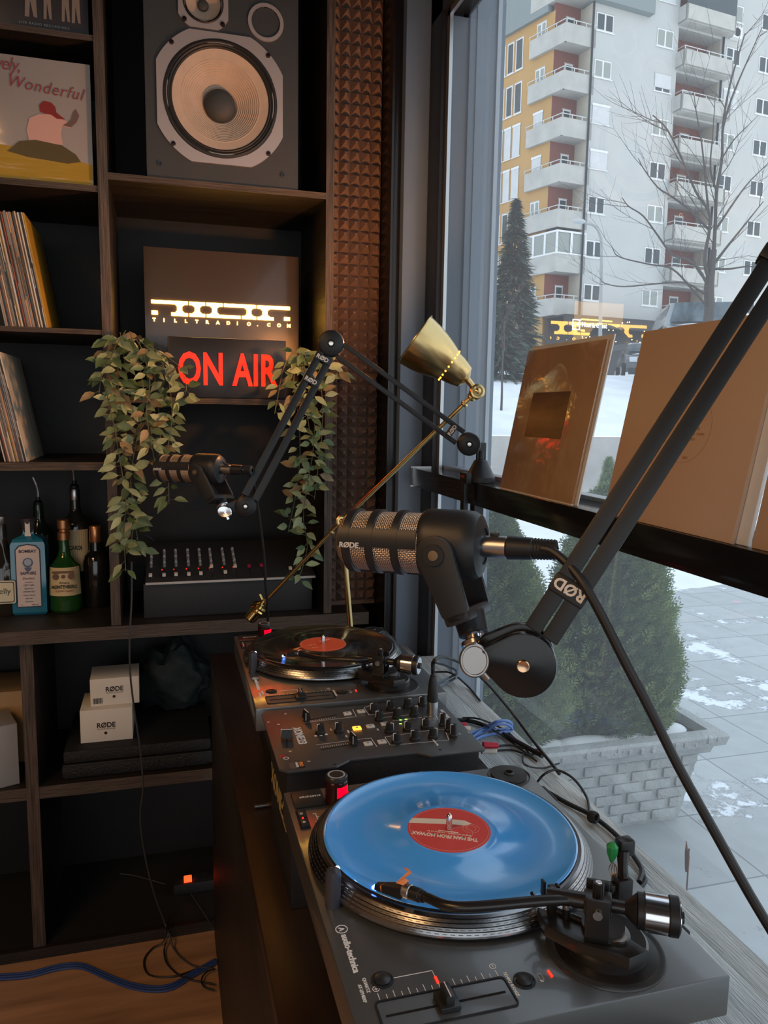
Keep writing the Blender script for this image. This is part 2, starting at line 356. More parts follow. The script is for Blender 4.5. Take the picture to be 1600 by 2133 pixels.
r2 = t.nodes.new('ShaderNodeValToRGB'); r2.color_ramp.elements[0].color = (.8, .8, .8, 1); r2.color_ramp.elements[1].color = (1.1, 1.1, 1.1, 1); t.links.new(n2.outputs[0], r2.inputs[0])
ml = t.nodes.new('ShaderNodeMix'); ml.data_type = 'RGBA'; ml.blend_type = 'MULTIPLY'; ml.inputs[0].default_value = 1; t.links.new(br.outputs['Color'], ml.inputs[6]); t.links.new(r2.outputs[0], ml.inputs[7])
mx = t.nodes.new('ShaderNodeMix'); mx.data_type = 'RGBA'; t.links.new(r1.outputs[0], mx.inputs[0]); t.links.new(ml.outputs[2], mx.inputs[6]); mx.inputs[7].default_value = (.80, .86, .93, 1)
t.links.new(mx.outputs[2], b.inputs['Base Color'])
bp = t.nodes.new('ShaderNodeBump'); bp.inputs['Strength'].default_value = .6; bp.inputs['Distance'].default_value = .02; t.links.new(r1.outputs[0], bp.inputs['Height']); t.links.new(bp.outputs[0], b.inputs['Normal'])
g = M(); g.quad((.86, -9, 0), (14, -9, 0), (14, 9.5, 0), (.86, 9.5, 0)); g.quad((-9, -9, 0), (.86, -9, 0), (.86, -2.7, 0), (-9, -2.7, 0)); struct('ground_paving', g, pm)
# snow-covered ground up to the retaining wall
def hgt(x, y): return .04*noise.noise(V((x*.8, y*.8, 0)))+.02*noise.noise(V((x*3, y*3, 1)))
g = M(); nx, ny = 60, 16; vs = []; fs = []
for j in range(ny+1):
    for i in range(nx+1):
        x = .9+i*.45; y = 6.2+j*.5; e = min(1, j/2.0); vs.append((x, y+.25*noise.noise(V((x, 0, 3)))*(j == 0), .012+e*(.05+hgt(x, y))-(.02 if j == 0 else 0)))
for j in range(ny):
    for i in range(nx): a = j*(nx+1)+i; fs.append((a, a+1, a+nx+2, a+nx+1))
g.add(vs, fs); struct('ground_snow', g, SNOW)
RW = mat('rendered_retaining_wall', (.44, .42, .40), .85, noise_s=1.5, noise_a=.15)
ws_ = M(); 
wa, wb = V((-4, 13.3, 0)), V((34, 14.6, 0)); wd = (wb-wa).normalized(); wn = V((-wd.y, wd.x, 0))
def wq(s, d, z): q = wa+wd*s+wn*d; return (q.x, q.y, z)
g = M(); L = (wb-wa).length; g.add([wq(0, 0, -.1), wq(L, 0, -.1), wq(L, .3, -.1), wq(0, .3, -.1), wq(0, 0, 1.22), wq(L, 0, 1.22), wq(L, .3, 1.22), wq(0, .3, 1.22)], [(0, 1, 5, 4), (4, 5, 6, 7), (3, 0, 4, 7), (1, 2, 6, 5), (2, 3, 7, 6)], 0, None, False)
struct('wall_retaining', g, RW)
g = M(); vs = []; fs = []; nx, ny = 76, 14                      # snow bank behind the retaining wall, rising to the street
prof = [(.05, 1.24), (.3, 1.30), (1.0, 1.5), (2, 1.78), (3, 2.05), (4, 2.32), (5, 2.55), (6, 2.75), (6.8, 2.86), (7.4, 2.88), (8.5, 2.86), (10, 2.85), (20, 2.9), (30, 3.2), (45, 3.4)]
for j, (d, z) in enumerate(prof):
    for i in range(nx+1):
        q = wq(i*.5, d, z); h = (.07*noise.noise(V((q[0]*.9, q[1]*.9, 0)))+.05*noise.noise(V((q[0]*2.5, q[1]*2.5, 4)))) if 1 < j < 9 else .01*noise.noise(V((q[0], 0, 0)))
        vs.append((q[0], q[1], z+h))
for j in range(len(prof)-1):
    for i in range(nx): a = j*(nx+1)+i; fs.append((a, a+1, a+nx+2, a+nx+1))
g.add(vs, fs); struct('ground_bank', g, SNOW)

# ------------------------------------------------------------------ planter with two thujas
CONC = mat('cast_concrete_planter', (.40, .42, .42), .85, noise_s=12, noise_a=.14, bump=.6, bump_s=60)
SOIL = mat('dark_soil', (.06, .045, .035), .9, bump=.6, bump_s=60)
pl = Thing('concrete_planter', 'large grey concrete planter with basket weave relief, just outside the window', 'planter', (1.56, 2.78, 0))
def trap(z, w, d): return [(-w/2, -d/2, z), (w/2, -d/2, z), (w/2, d/2, z), (-w/2, d/2, z)]
g = M(); lv = [trap(0, .96, .40), trap(.30, 1.06, .48), trap(.315, 1.12, .54), trap(.345, 1.14, .56), (trap(.36, 1.20, .62)), trap(.40, 1.22, .64), trap(.41, 1.20, .62), trap(.41, 1.10, .52), trap(.36, 1.08, .50)]
vs = [p for l in lv for p in l]; fs = [(a*4+i, a*4+(i+1) % 4, a*4+4+(i+1) % 4, a*4+4+i) for a in range(len(lv)-1) for i in range(4)]+[(3, 2, 1, 0)]
g.add(vs, fs, 0, None, False)
random.seed(3)
for side in range(2):
    for r in range(6):
        for c in range(8 if side == 0 else 4):
            z = .02+r*.048; k = z/.3; w = .96+.10*k; d = .40+.08*k; n = 7 if side == 0 else 3
            span = (w if side == 0 else d); u0 = -span/2+(c-(.5 if r % 2 else 0))*span/n; u1 = u0+span/n*.82
            u0 = max(u0, -span/2+.004); u1 = min(u1, span/2-.004)
            if u1-u0 < .02: continue
            if side == 0: g.box((u0, -d/2-.013, z), (u1, -d/2+.02, z+.041), 0, .006)
            else: g.box((w/2-.02, u0, z), (w/2+.013, u1, z+.041), 0, .006)
for i in range(26): g.sphere((random.uniform(-.6, .6), -.31, .385+random.uniform(-.01, .01)), random.uniform(.01, .02), 0, None, 6)
pl.part('bowl', g, CONC)
pl.part('soil', M().add([(-.54, -.25, .375), (.54, -.25, .375), (.54, .25, .375), (-.54, .25, .375)], [(0, 1, 2, 3)]), SOIL)
g = M()
for x, y, rx, ry in ((.02, -.20, .16, .055), (-.16, -.19, .12, .05), (.2, -.21, .12, .045), (.43, -.16, .09, .06), (.47, .0, .06, .12)): g.sphere((x, y, .375), 1, 0, None, 14, (rx, ry, .03))
sp = pl.part('snow', g, SNOW)
THU = [mat('thuja_green', (.17, .25, .11), .6), mat('thuja_green_tips', (.28, .36, .14), .6), mat('thuja_brown', (.07, .055, .035), .8)]
def thuja(x, y, z0, h, r, n, label, seed, prof=None, ax=(1, 1), size=1.0, group=None, mats=None):
    random.seed(seed); T = Thing('thuja_shrub', label, 'shrub', (x, y, z0), 0, group); g = M(); vs = []; fs = []; mi = []
    prof = prof or (lambda t: (1-t)**.75*(.78+.5*min(1, t*5))*(1))
    for i in range(n):
        t = random.random()**1.15; a = random.uniform(0, 2*math.pi); R = r*prof(t)*(1+.16*noise.noise(V((math.cos(a)*2, math.sin(a)*2, t*7+seed))))
        q = random.uniform(.62, 1.0); c = V((math.cos(a)*R*q*ax[0], math.sin(a)*R*q*ax[1], t*h*.97))
        out = V((math.cos(a), math.sin(a), random.uniform(.5, 1.6))).normalized(); L = random.uniform(.032, .078)*size
        sd = out.cross(V((random.uniform(-1, 1), random.uniform(-1, 1), random.uniform(-1, 1)))).normalized()
        m_ = 1 if q > .9 and random.random() < .55 else (0 if q > .68 else random.choice((0, 2)))
        for k in range(3):                            # a flat spray: three pairs of scale-leaf twigs
            b0 = c+out*L*k/3.2; w = L*(.46-.12*k); 
            for sgn in (-1, 1):
                tip = b0+out*w*1.0+sd*sgn*w*.70; mid = b0+out*w*.60+sd*sgn*w*.20; m2 = b0+out*w*.38+sd*sgn*w*.44
                k0 = len(vs); vs += [b0, mid, tip, m2]; fs.append((k0, k0+1, k0+2, k0+3)); mi.append(m_)
    k = len(g.v); g.v += vs; g.f += fs; g.m += mi; g.sm += [False]*len(fs)
    T.part('foliage', g, mats or THU)
    c = M(); c.lathe([(0, -.03), (r*.42, .02), (r*.5, h*.2), (r*.35, h*.6), (.008, h*.96), (0, h*.97)], 10, 0, MX.Diagonal(V((ax[0], ax[1], 1, 1)))); T.part('trunk', c, THU[2])
    return T
thuja(1.27, 2.80, .37, .92, .30, 15000, 'left thuja in the planter, lower and wider, its tip under the window shelf', 11, group=None)
thuja(1.80, 2.80, .37, 1.02, .285, 15500, 'right thuja in the planter, taller and denser, beside the bare paving', 12, prof=lambda t: (1-t)**.5*(.86+.35*min(1, t*4)))
q = PZ(1263, 1040, .03)
q = PZ(1264, 1052, .0)
thuja(q.x, q.y, .03, .86, .15, 1500, 'small lone conifer in the snow in front of the retaining wall', 13, size=1.6)

# ------------------------------------------------------------------ apartment building
Kp = V((26.46, 45.0, 0)); uu = vn(82.5); nn_ = V((-uu.y, uu.x, 0)); vv = vn(-18)
def FP(s, z, d=0): q = Kp+uu*s+nn_*d; return V((q.x, q.y, z))     # d > 0 is behind the facade
WH = mat('pale_render', (.50, .515, .515), .85, noise_s=.5, noise_a=.05); OR = mat('ochre_render', (.50, .30, .11), .85, noise_s=.6, noise_a=.06)
PAR = mat('concrete_parapet', (.47, .47, .45), .85, noise_s=1.2, noise_a=.10); RED = mat('red_brown_render', (.22, .075, .055), .85); BEI = mat('beige_render', (.50, .47, .40), .85)
WF = mat('white_window_frame', (.78, .8, .82), .5); WG = mat('dark_pane', (.05, .065, .075), .12); CUR = mat('curtained_pane', (.30, .33, .31), .3); SHU = mat('white_roller_shutter', (.6, .63, .66), .6, noise_s=2, noise_a=.05); SLATE = mat('grey_green_roof_sheet', (.22, .26, .27), .6)
DRK = mat('dark_void', (.02, .022, .025), .6); RAILM = mat('galvanised_rail', (.6, .62, .63), .4, .6)
BL = Thing('apartment_building', 'tall pale apartment building with an ochre side wing and stacked concrete balconies across the street', 'building', tuple(FP(4, 3.0)))
def fbox(g, s0, s1, z0, z1, d0, d1, mi=0):
    vs = [FP(s0, z0, d0), FP(s1, z0, d0), FP(s1, z0, d1), FP(s0, z0, d1), FP(s0, z1, d0), FP(s1, z1, d0), FP(s1, z1, d1), FP(s0, z1, d1)]
    return g.add(vs, [(0, 3, 2, 1), (4, 5, 6, 7), (0, 1, 5, 4), (1, 2, 6, 5), (2, 3, 7, 6), (3, 0, 4, 7)], mi, None, False)
FH = 2.672
O0 = PN(1146, 300, FP(0, 0, 1.2), nn_); O0.z = 0; on_ = V((vv.y, -vv.x, 0))
# wall of the white facade split around the loggia column
g = M(); fbox(g, -.98, 5.72, 7.6, 34, 0, 12); fbox(g, 9.42, 30, 7.6, 34, 0, 12); fbox(g, 5.72, 9.42, 7.6, 34, 1.25, 12); fbox(g, -.98, 30, 2.9, 7.6, 1.5, 12)
for k in range(10): fbox(g, 5.72, 9.42, 7.6+FH*k-.02, 7.8+FH*k, .0, 1.8)
BL.part('white_wing', g, WH, world=True)
g = M(); fbox(g, 5.73, 9.40, 7.7, 33, 1.20, 1.24); fbox(g, (O0-Kp).dot(uu), -.98, 7.7, 33, 1.2, 1.4); BL.part('loggia_back_wall', g, RED, world=True)
g = M(); fbox(g, 9.36, 9.41, 7.7, 33, .05, 1.2); fbox(g, -1.04, -.985, 7.7, 33, .05, 1.2); BL.part('loggia_side_wall', g, BEI, world=True)
# ochre wing: a face running away to the left from the corner
def OP(a, z, d=0): q = O0+vv*a-on_*d; return V((q.x, q.y, z))
def obox(g, a0, a1, z0, z1, d0, d1, mi=0):
    vs = [OP(a0, z0, d0), OP(a1, z0, d0), OP(a1, z0, d1), OP(a0, z0, d1), OP(a0, z1, d0), OP(a1, z1, d0), OP(a1, z1, d1), OP(a0, z1, d1)]
    return g.add(vs, [(0, 3, 2, 1), (4, 5, 6, 7), (0, 1, 5, 4), (1, 2, 6, 5), (2, 3, 7, 6), (3, 0, 4, 7)], mi, None, False)
sgn = 1 if (OP(0, 0, 1)-O0).dot(uu) > 0 else -1
g = M(); obox(g, 0, 22, 3.0, 26.1, 0, 5*sgn); BL.part('ochre_wing', g, OR, world=True)
g = M(); obox(g, .4, 22, 26.1, 28.4, -.25*sgn, 5*sgn)
g.add([OP(.4, 28.4, .6*sgn), OP(22, 28.4, .6*sgn), OP(22, 31.5, 3.5*sgn), OP(.4, 31.5, 3.5*sgn), OP(.4, 28.4, 5*sgn), OP(22, 28.4, 5*sgn)], [(0, 1, 2, 3), (0, 3, 4), (1, 5, 2)], 0, None, False)
fbox(g, -1.2, 3.3, 26.4, 31, -.5, 1.0); BL.part('roof', g, SLATE, world=True)
# left balconies (wrap the corner)
A0 = FP(-2.95, 0, 0)
def bal(z, glaz=False):
    a = A0+vv*3.08; b = A0; c = FP(-.72, 0, 0); th = .12
    g = M()
    def wallseg(p, q, z0, z1, mi=0, th=.12):
        d = (q-p).normalized(); n = V((-d.y, d.x, 0))
        ps = [p, q, q+n*th, p+n*th]; vs = [(w.x, w.y, z0) for w in ps]+[(w.x, w.y, z1) for w in ps]
        g.add(vs, [(0, 3, 2, 1), (4, 5, 6, 7), (0, 1, 5, 4), (1, 2, 6, 5), (2, 3, 7, 6), (3, 0, 4, 7)], mi, None, False)
    wallseg(a, b, z, z+1.08); wallseg(b, c, z, z+1.08)
    e = c+nn_*1.4; f = a+uu*1.2
    g.add([(w.x, w.y, z+.02) for w in (a, b, c, e, f)]+[(w.x, w.y, z+.18) for w in (a, b, c, e, f)], [(4, 3, 2, 1, 0), (5, 6, 7, 8, 9)], 2, None, False)
    o = BL.part('balcony', g, [PAR, RAILM, PAR], world=True)
    h = M(); zt = z+1.08
    if not glaz:
        h.tube([(a.x, a.y, zt+.2), (b.x, b.y, zt+.2), (c.x, c.y, zt+.2)], .035, 5, 0, sub=1)
        for p, q, n in ((a, b, 5), (b, c, 4)):
            for i in range(n): w = p.lerp(q, i/(n-1)); h.cyl((w.x, w.y, zt), (w.x, w.y, zt+.2), .03, n=5)
        h2 = h.obj('rail', RAILM, o)
        h2.matrix_parent_inverse.identity(); 
        for v_ in h2.data.vertices: v_.co = BL.inv @ v_.co
    else:
        for p, q, n in ((a, b, 3), (b, c, 2)):
            d = (q-p); 
            for i in range(n):
                u0 = p+d*(i/n); u1 = p+d*((i+1)/n)
                for (w0, w1, za, zb, mi) in ((u0, u1, 0, .10, 0), (u0, u1, 1.3, 1.42, 0), (u0, u0+d.normalized()*.09, .10, 1.3, 0), (u1-d.normalized()*.09, u1, .1, 1.3, 0)):
                    wq_ = [(w0.x, w0.y, zt+za), (w1.x, w1.y, zt+za), (w1.x, w1.y, zt+zb), (w0.x, w0.y, zt+zb)]; h.add(wq_, [(0, 1, 2, 3)], mi, TR(V((0, -.02, 0))), False)
                h.add([(u0.x, u0.y, zt+.05), (u1.x, u1.y, zt+.05), (u1.x, u1.y, zt+1.35), (u0.x, u0.y, zt+1.35)], [(0, 1, 2, 3)], 1, TR(V((0, .03, 0))), False)
        h2 = h.obj('glazing', [WF, CUR], o)
        for v_ in h2.data.vertices: v_.co = BL.inv @ v_.co
for k in range(8): bal(7.80+FH*k, k == 1)
# loggia parapets on the white facade
for k in range(8):
    z = 7.72+FH*k; g = M(); fbox(g, 5.62, 9.80, z, z+1.0, -.75, -.63); fbox(g, 5.62, 5.74, z, z+1.0, -.75, 0); fbox(g, 9.68, 9.80, z, z+1.0, -.75, 0); fbox(g, 5.62, 9.80, z-.02, z+.12, -.75, 1.5)
    o = BL.part('balcony', g, PAR, world=True)
    h = M(); zt = z+1.0
    if k < 7:
        q = [FP(5.66, zt+.2, -.1), FP(5.66, zt+.2, -.7), FP(9.76, zt+.2, -.7)]; h.tube(q, .03, 5, 0, sub=1)
        for i in range(5): w = FP(5.7+i*1.0, zt, -.7); h.cyl(w, w+V((0, 0, .2)), .03, n=5)
        nm = 'rail'; mm = [RAILM]
    else:
        fbox(h, 5.62, 9.8, zt, zt+1.3, -.72, -.70, 0); nm = 'glazing'; mm = [WG]
    h2 = h.obj(nm, mm, o)
    for v_ in h2.data.vertices: v_.co = BL.inv @ v_.co
def window(T, Pf, a0, a1, z0, z1, kind, nm='window', dep=.10, sg=1):
    g = M(); 
    def q(x0, x1, y0, y1, d, mi): g.add([Pf(x0, y0, d), Pf(x1, y0, d), Pf(x1, y1, d), Pf(x0, y1, d)], [(0, 1, 2, 3)], mi, None, False)
    D = -.02*sg; fw = .08
    q(a0, a1, z0, z1, D, 0)
    if kind == 'shut': q(a0, a1, z0+.02, z1, D*2.2, 2); q(a0-.05, a1+.05, z1-.02, z1+.12, D*3, 0)
    elif kind == 'half': q(a0, a1, z0+.22, z1, D*2.2, 2); q(a0+fw, (a0+a1)/2-.06, z0+.04, z0+.22, D*2.4, 1); q((a0+a1)/2+.06, a1-fw, z0+.04, z0+.22, D*2.4, 1)
    else:
        mi = 3 if kind == 'cur' else 1
        if kind == 'one': q(a0+fw, a1-fw, z0+fw, z1-fw, D*2, 1)
        else: q(a0+fw, (a0+a1)/2-.07, z0+fw, z1-fw, D*2, mi); q((a0+a1)/2+.07, a1-fw, z0+fw, z1-fw, D*2, mi)
    q(a0-.05, a1+.05, z1+.0, z1+.06, D*.5, 4); q(a0-.08, a1+.08, z0-.06, z0, D*3, 0)
    T.part(nm, g, [WF, WG, SHU, CUR, PAR], world=True)
kA = {0: 'dark', 1: 'dark', 2: 'dark', 3: 'shut', 4: 'shut', 5: 'cur', 6: 'dark', 7: 'cur'}
kB = {0: 'cur', 1: 'dark', 2: 'cur', 3: 'dark', 4: 'cur', 5: 'half', 6: 'cur', 7: 'shut'}
for k in range(8):
    z = 8.86+FH*k
    window(BL, FP, -.74, .54, z, z+1.03, kA[k]); window(BL, FP, 3.98, 5.3, z, z+1.05, kB[k])
    window(BL, FP, 9.85, 11.1, z, z+1.03, 'shut' if k == 5 else ('dark' if k in (6, 3) else 'cur'))
    window(BL, FP, 12.84, 14.14, z, z+1.03, 'dark'); window(BL, FP, 17.5, 18.8, z, z+1.03, 'dark')
    g = M(); 
    window(BL, lambda a, z_, d=0: FP(a, z_, 1.18+d), 5.85, 6.5, z-.6, z+.95, 'one', 'balcony_door'); window(BL, lambda a, z_, d=0: FP(a, z_, 1.18+d), 7.4, 8.2, z-.1, z+.95, 'one', 'loggia_window')
    window(BL, lambda a, z_, d=0: FP(a, z_, 1.18+d), -2.1, -1.5, z-.6, z+.95, 'one', 'balcony_door')
for k in range(7):
    zb = 7.6+FH*k
    if k >= 3:
        pass
    for (a0, a1) in [((PN(p0, 200, O0, on_)-O0).dot(vv), (PN(p1, 200, O0, on_)-O0).dot(vv)) for p0, p1 in ((1087, 1072), (1068, 1055), (1051, 1041))]:
        window(BL, lambda a, z_, d=0: OP(a, z_, d*sgn), a0, a1, zb+.05, zb+1.95, 'shut' if k in (3, 4) else 'one', 'french_window')
    window(BL, lambda a, z_, d=0: OP(a, z_, d*sgn), (PN(1133, 200, O0, on_)-O0).dot(vv), (PN(1114, 200, O0, on_)-O0).dot(vv), zb+.9, zb+2.15, 'shut' if k in (3, 4) else 'cur')
for s, z1 in ((-1.02, 34), (9.5, 34), (15.9, 34)):
    g = M(); g.cyl(FP(s, 7.8, -.08), FP(s, z1, -.08), .07, n=6); BL.part('drainpipe', g, DRK, world=True)
g = M(); fbox(g, 9.95, 10.75, 26.4, 27.1, -.4, -.02); q = FP(10.3, 26.75, -.41); g.cyl(q, q+nn_*-.02, .26, n=16, mi=1); BL.part('air_conditioner', g, [WF, DRK], world=True)
# shop front and lit sign
g = M(); fbox(g, -2.9, 9, 3.0, 7.7, .6, .8, 0); fbox(g, -3.2, 9.3, 7.0, 7.62, -1.6, -1.4, 0); fbox(g, -3.2, 9.3, 7.6, 7.7, -1.6, .8, 0); BL.part('shop_front', g, [mat('dark_shop_front', (.03, .028, .03), .4)], world=True)
NEON = mat('amber_sign_light', (1, .6, .1), .4, emit=(1, .55, .06), es=1.9); NWH = mat('white_sign_light', (1, 1, 1), .4, emit=(1, 1, 1), es=1.2)
g = M(); T = frame(FP(-2.5, 6.95, -1.66), uu, -nn_); T = T @ RX(0)
Ts = MX.Translation(FP(-2.6, 7.12, -1.64)) @ MX(((uu.x, 0, -nn_.x, 0), (uu.y, 0, -nn_.y, 0), (0, 1, 0, 0), (0, 0, 0, 1)))
g.ring([(-.03, -.28), (.41, -.28), (.41, .24), (-.03, .24)], [(-.09, -.34), (.47, -.34), (.47, .30), (-.09, .30)], 0, .02, 1, Ts)
g.text('H', .42, Ts @ TR(V((.08, -.15, 0))), 1, bold=.01); g.text('Host & Guest', .40, Ts @ TR(V((.62, -.12, 0))), 1, bold=.015, sx=.85)
for (x0, x1, y0, y1) in ((.55, 2.9, .28, .36), (.55, .85, -.40, -.30)): g.box((x0, y0, 0), (x1, y1, .02), 0, 0, Ts)
BL.part('lit_sign', g, [NEON, NWH], world=True)
g = M(); random.seed(9)
for i in range(26): g.sphere(Ts @ V((random.uniform(-.5, 7.6), random.choice((-.75, -.75, .1, -.2, .3, -.9)) + random.uniform(-.05, .05), .15)), .035, 0, None, 6)
BL.part('string_lights', g, mat('warm_bulb', (1, .6, .2), .4, emit=(1, .6, .22), es=6), world=True)
# second building far right / left so that the horizon is closed
BL2 = solo('far_apartment_block', M().box((-14, 62, 2.5), (15.5, 74, 20)), WH, 'pale block far beyond the conifers at the left of the building', 'building')

# ------------------------------------------------------------------ cars on the street
def car(T, L, W_, H, body, hood_h, scale_van=0, plate=True):
    # local: +X forward; section outline swept across the width with rounded, narrowing roof
    x = L/2
    prof = [(-x, .35), (-x-.02, .75), (-x+.08, hood_h+.02), (-x+.35, H-.08), (-x+.7, H), (x*.15, H), (x*.42, H-.10), (x-1.15, hood_h+.04), (x-.35, hood_h-.10), (x-.05, hood_h-.28), (x, .55), (x-.05, .28)]
    g = M(); n = len(prof); rows = []
    for (w, zz) in ((-1, 0), (-.93, 1), (-.5, 1.0), (.5, 1.0), (.93, 1), (1, 0)):
        r = []
        for (px, pz) in prof:
            up = max(0, (pz-hood_h)/(H-hood_h)) if H > hood_h else 0
            inset = 1-.20*max(0, up); k = .93 if abs(w) == 1 and not zz else 1
            r.append((px*(.985 if abs(w) == 1 else 1), w*W_/2*inset, pz*(1 if abs(w) != 1 else .985)))
        rows.append(r)
    vs = [p for r in rows for p in r]; fs = []
    for a in range(len(rows)-1):
        for i in range(n): j = (i+1) % n; fs.append((a*n+i, a*n+j, (a+1)*n+j, (a+1)*n+i))
    fs += [tuple(range(n)), tuple(range((len(rows)-1)*n, len(rows)*n))[::-1]]
    g.add(vs, fs, 0); T.part('body', g, body, ang=40)
    gl_ = mat('car_glass', (.10, .13, .15), .08, noise_s=2, noise_a=.5)
    y = W_/2*.78
    T.part('windscreen', M().add([(x-1.15+.02, -y*1.1, hood_h+.08), (x-1.15+.02, y*1.1, hood_h+.08), (x*.42+.05, y*.93, H-.11), (x*.42+.05, -y*.93, H-.11)], [(0, 1, 2, 3)], 0, TR(V((.04, 0, .03))), False), gl_)
    for s in (-1, 1): T.part('side_window', M().add([(-x+.45, s*(W_/2*.96), hood_h+.05), (x-1.3, s*(W_/2*.96), hood_h+.05), (x*.38, s*(W_/2*.83), H-.14), (-x+.7, s*(W_/2*.83), H-.14)], [(0, 1, 2, 3)], 0, TR(V((0, s*.012, 0))), False), gl_)
    T.part('grille', M().box((x-.04, -.55, .52), (x+.02, .55, .78), 0, .02).box((x-.05, -W_*.46, .20), (x+.03, W_*.46, .42), 0, .03), [DRK])
    for s in (-1, 1):
        T.part('headlight', M().box((x-.14, s*W_*.36-.16, .62), (x+.005, s*W_*.36+.16, .80), 0, .04), mat('headlight_glass', (.6, .65, .7), .15))
        for fx in (-1, 1):
            T.part('wheel', M().cyl((fx*x*.62, s*W_*.5-.1, .32), (fx*x*.62, s*W_*.5+.02, .32), .32, n=20, mi=0).cyl((fx*x*.62, s*(W_*.5+.0)-.12, .32), (fx*x*.62, s*(W_*.5)+.03, .32), .18, n=12, mi=1), [RUB, STEEL])
    T.part('badge', M().ring(circ(.055, 16), circ(.075, 16), 0, .02, 0, TR(V((x+.02, 0, .66))) @ RY(90)), CHROME)
    T.part('number_plate', M().box((x+.03, -.26, .30), (x+.045, .26, .41)), WF)
    T.part('roof_snow', M().sphere((x-.75, 0, hood_h-.03), 1, 0, None, 12, (.42, W_*.38, .05)), SNOW)
c1 = Thing('parked_car', 'dark grey hatchback with snow on its bonnet, its nose beside the small record sleeve', 'car', tuple(PY(1345, 800, 25.0).xy)+(2.86,), math.radians(-118)); car(c1, 4.2, 1.8, 1.42, mat('anthracite_car_paint', (.05, .055, .065), .25, .5, coat=1), .95)
c2 = Thing('parked_car', 'big silver off-road car with a light windscreen, partly behind the tall record sleeve', 'car', tuple(PY(1440, 800, 18.5).xy)+(2.86,), math.radians(-118)); car(c2, 4.6, 1.95, 1.85, mat('silver_car_paint', (.30, .32, .34), .3, .7, coat=1), 1.15)

# ------------------------------------------------------------------ trees and street lamp
BARK = mat('grey_brown_bark', (.075, .062, .055), .85, bump=.6, bump_s=30)
def branchy(g, p, d, r, L, depth, rnd, spread=.5):
    n = 4; pts = [V(p)]; dd_ = V(d).normalized()
    for i in range(n):
        dd_ = (dd_+V((rnd.uniform(-1, 1), rnd.uniform(-1, 1), rnd.uniform(-.3, .9)))*.13).normalized(); pts.append(pts[-1]+dd_*L/n)
    g.tube(pts, [r*(1-.6*i/n) for i in range(n+1)], 5 if depth > 1 else 3, 0, sub=1, cap=False)
    if depth <= 0: return
    for i in range(1, n+1):
        for _ in range(2 if i < n else 2):
            if i < n and rnd.random() < .25: continue
            ax = dd_.orthogonal().normalized(); ax.rotate(MX.Rotation(rnd.uniform(0, 6.28), 3, dd_)); nd = (dd_+ax*rnd.uniform(.45, .95)*spread*2).normalized(); nd.z += .15
            branchy(g, pts[i], nd, r*.42, L*rnd.uniform(.45, .7), depth-1, rnd, spread)
BT = Thing('bare_tree', 'leafless young street tree in front of the pale facade', 'tree', tuple(PY(1480, 800, 16.5)))
TY = 16.5
def TP(x, y, dy=0): return PY(x, y, TY+dy)
g = M(); r = 0.085
g.tube([TP(1475, 830), TP(1477, 760), TP(1474, 690), TP(1478, 640), TP(1477, 600), TP(1482, 560), TP(1487, 520)], [.15, .13, .12, .115, .12, .09, .07], 8)
rnd = random.Random(4)
ML = [([(1477, 600), (1455, 560), (1430, 540), (1400, 530), (1370, 490), (1340, 450), (1310, 430), (1296, 412)], .035), ([(1479, 590), (1468, 540), (1478, 480), (1476, 440), (1450, 400), (1420, 330), (1390, 270), (1360, 240)], .05),
      ([(1487, 520), (1490, 470), (1493, 400), (1504, 330), (1506, 260), (1520, 180), (1540, 110), (1552, 70)], .05), ([(1506, 260), (1530, 190), (1560, 120), (1588, 57)], .03),
      ([(1480, 560), (1510, 520), (1550, 470), (1590, 420)], .04), ([(1490, 480), (1530, 420), (1560, 380), (1600, 340)], .03), ([(1474, 640), (1440, 600), (1400, 560), (1350, 550), (1290, 535), (1275, 515)], .03),
      ([(1472, 615), (1430, 590), (1380, 590), (1300, 597), (1260, 590), (1250, 580)], .026), ([(1482, 560), (1520, 560), (1560, 555), (1600, 560)], .03), ([(1478, 480), (1440, 440), (1400, 410), (1370, 390), (1340, 350), (1330, 330)], .03),
      ([(1476, 440), (1470, 380), (1462, 300), (1450, 230), (1445, 190)], .03), ([(1493, 400), (1480, 350), (1485, 280), (1490, 200)], .028), ([(1504, 330), (1530, 290), (1560, 260), (1580, 240)], .02)]
for q, r in ML:
    dy = rnd.uniform(-1.2, 1.2); pts = [TP(x, y, dy*i/len(q)) for i, (x, y) in enumerate(q)]
    g.tube(pts, [r*(1-.72*i/(len(pts)-1)) for i in range(len(pts))], 6)
    for i in range(1, len(pts)):
        for _ in range(1):
            d = (pts[i]-pts[i-1]).normalized(); ax = d.orthogonal().normalized(); ax.rotate(MX.Rotation(rnd.uniform(0, 6.28), 3, d))
            branchy(g, pts[i-1].lerp(pts[i], rnd.random()), (d+ax*rnd.uniform(.5, .9)), r*.28, rnd.uniform(.8, 1.5), 1, rnd)
BT.part('trunk_and_branches', g, BARK, world=True)
# street lamp
SL = Thing('street_lamp', 'slim grey street lamp with a curved arm in front of the pale facade', 'street lamp', tuple(PY(1251, 800, 30)))
SL.part('pole', M().tube([PY(1249, 800, 30), PY(1251, 660, 30), PY(1253, 520, 30), PY(1250, 490, 30), PY(1238, 471, 30), PY(1218, 465, 30)], [.08, .08, .06, .05, .045, .04], 8), mat('galvanised_post', (.35, .37, .38), .5, .5), world=True)
q = PY(1206, 461, 30); SL.part('lamp_head', M().sphere(q, .3, 0, None, 10, (1.1, .5, .38)), mat('pale_lamp_head', (.5, .52, .54), .4), world=True)
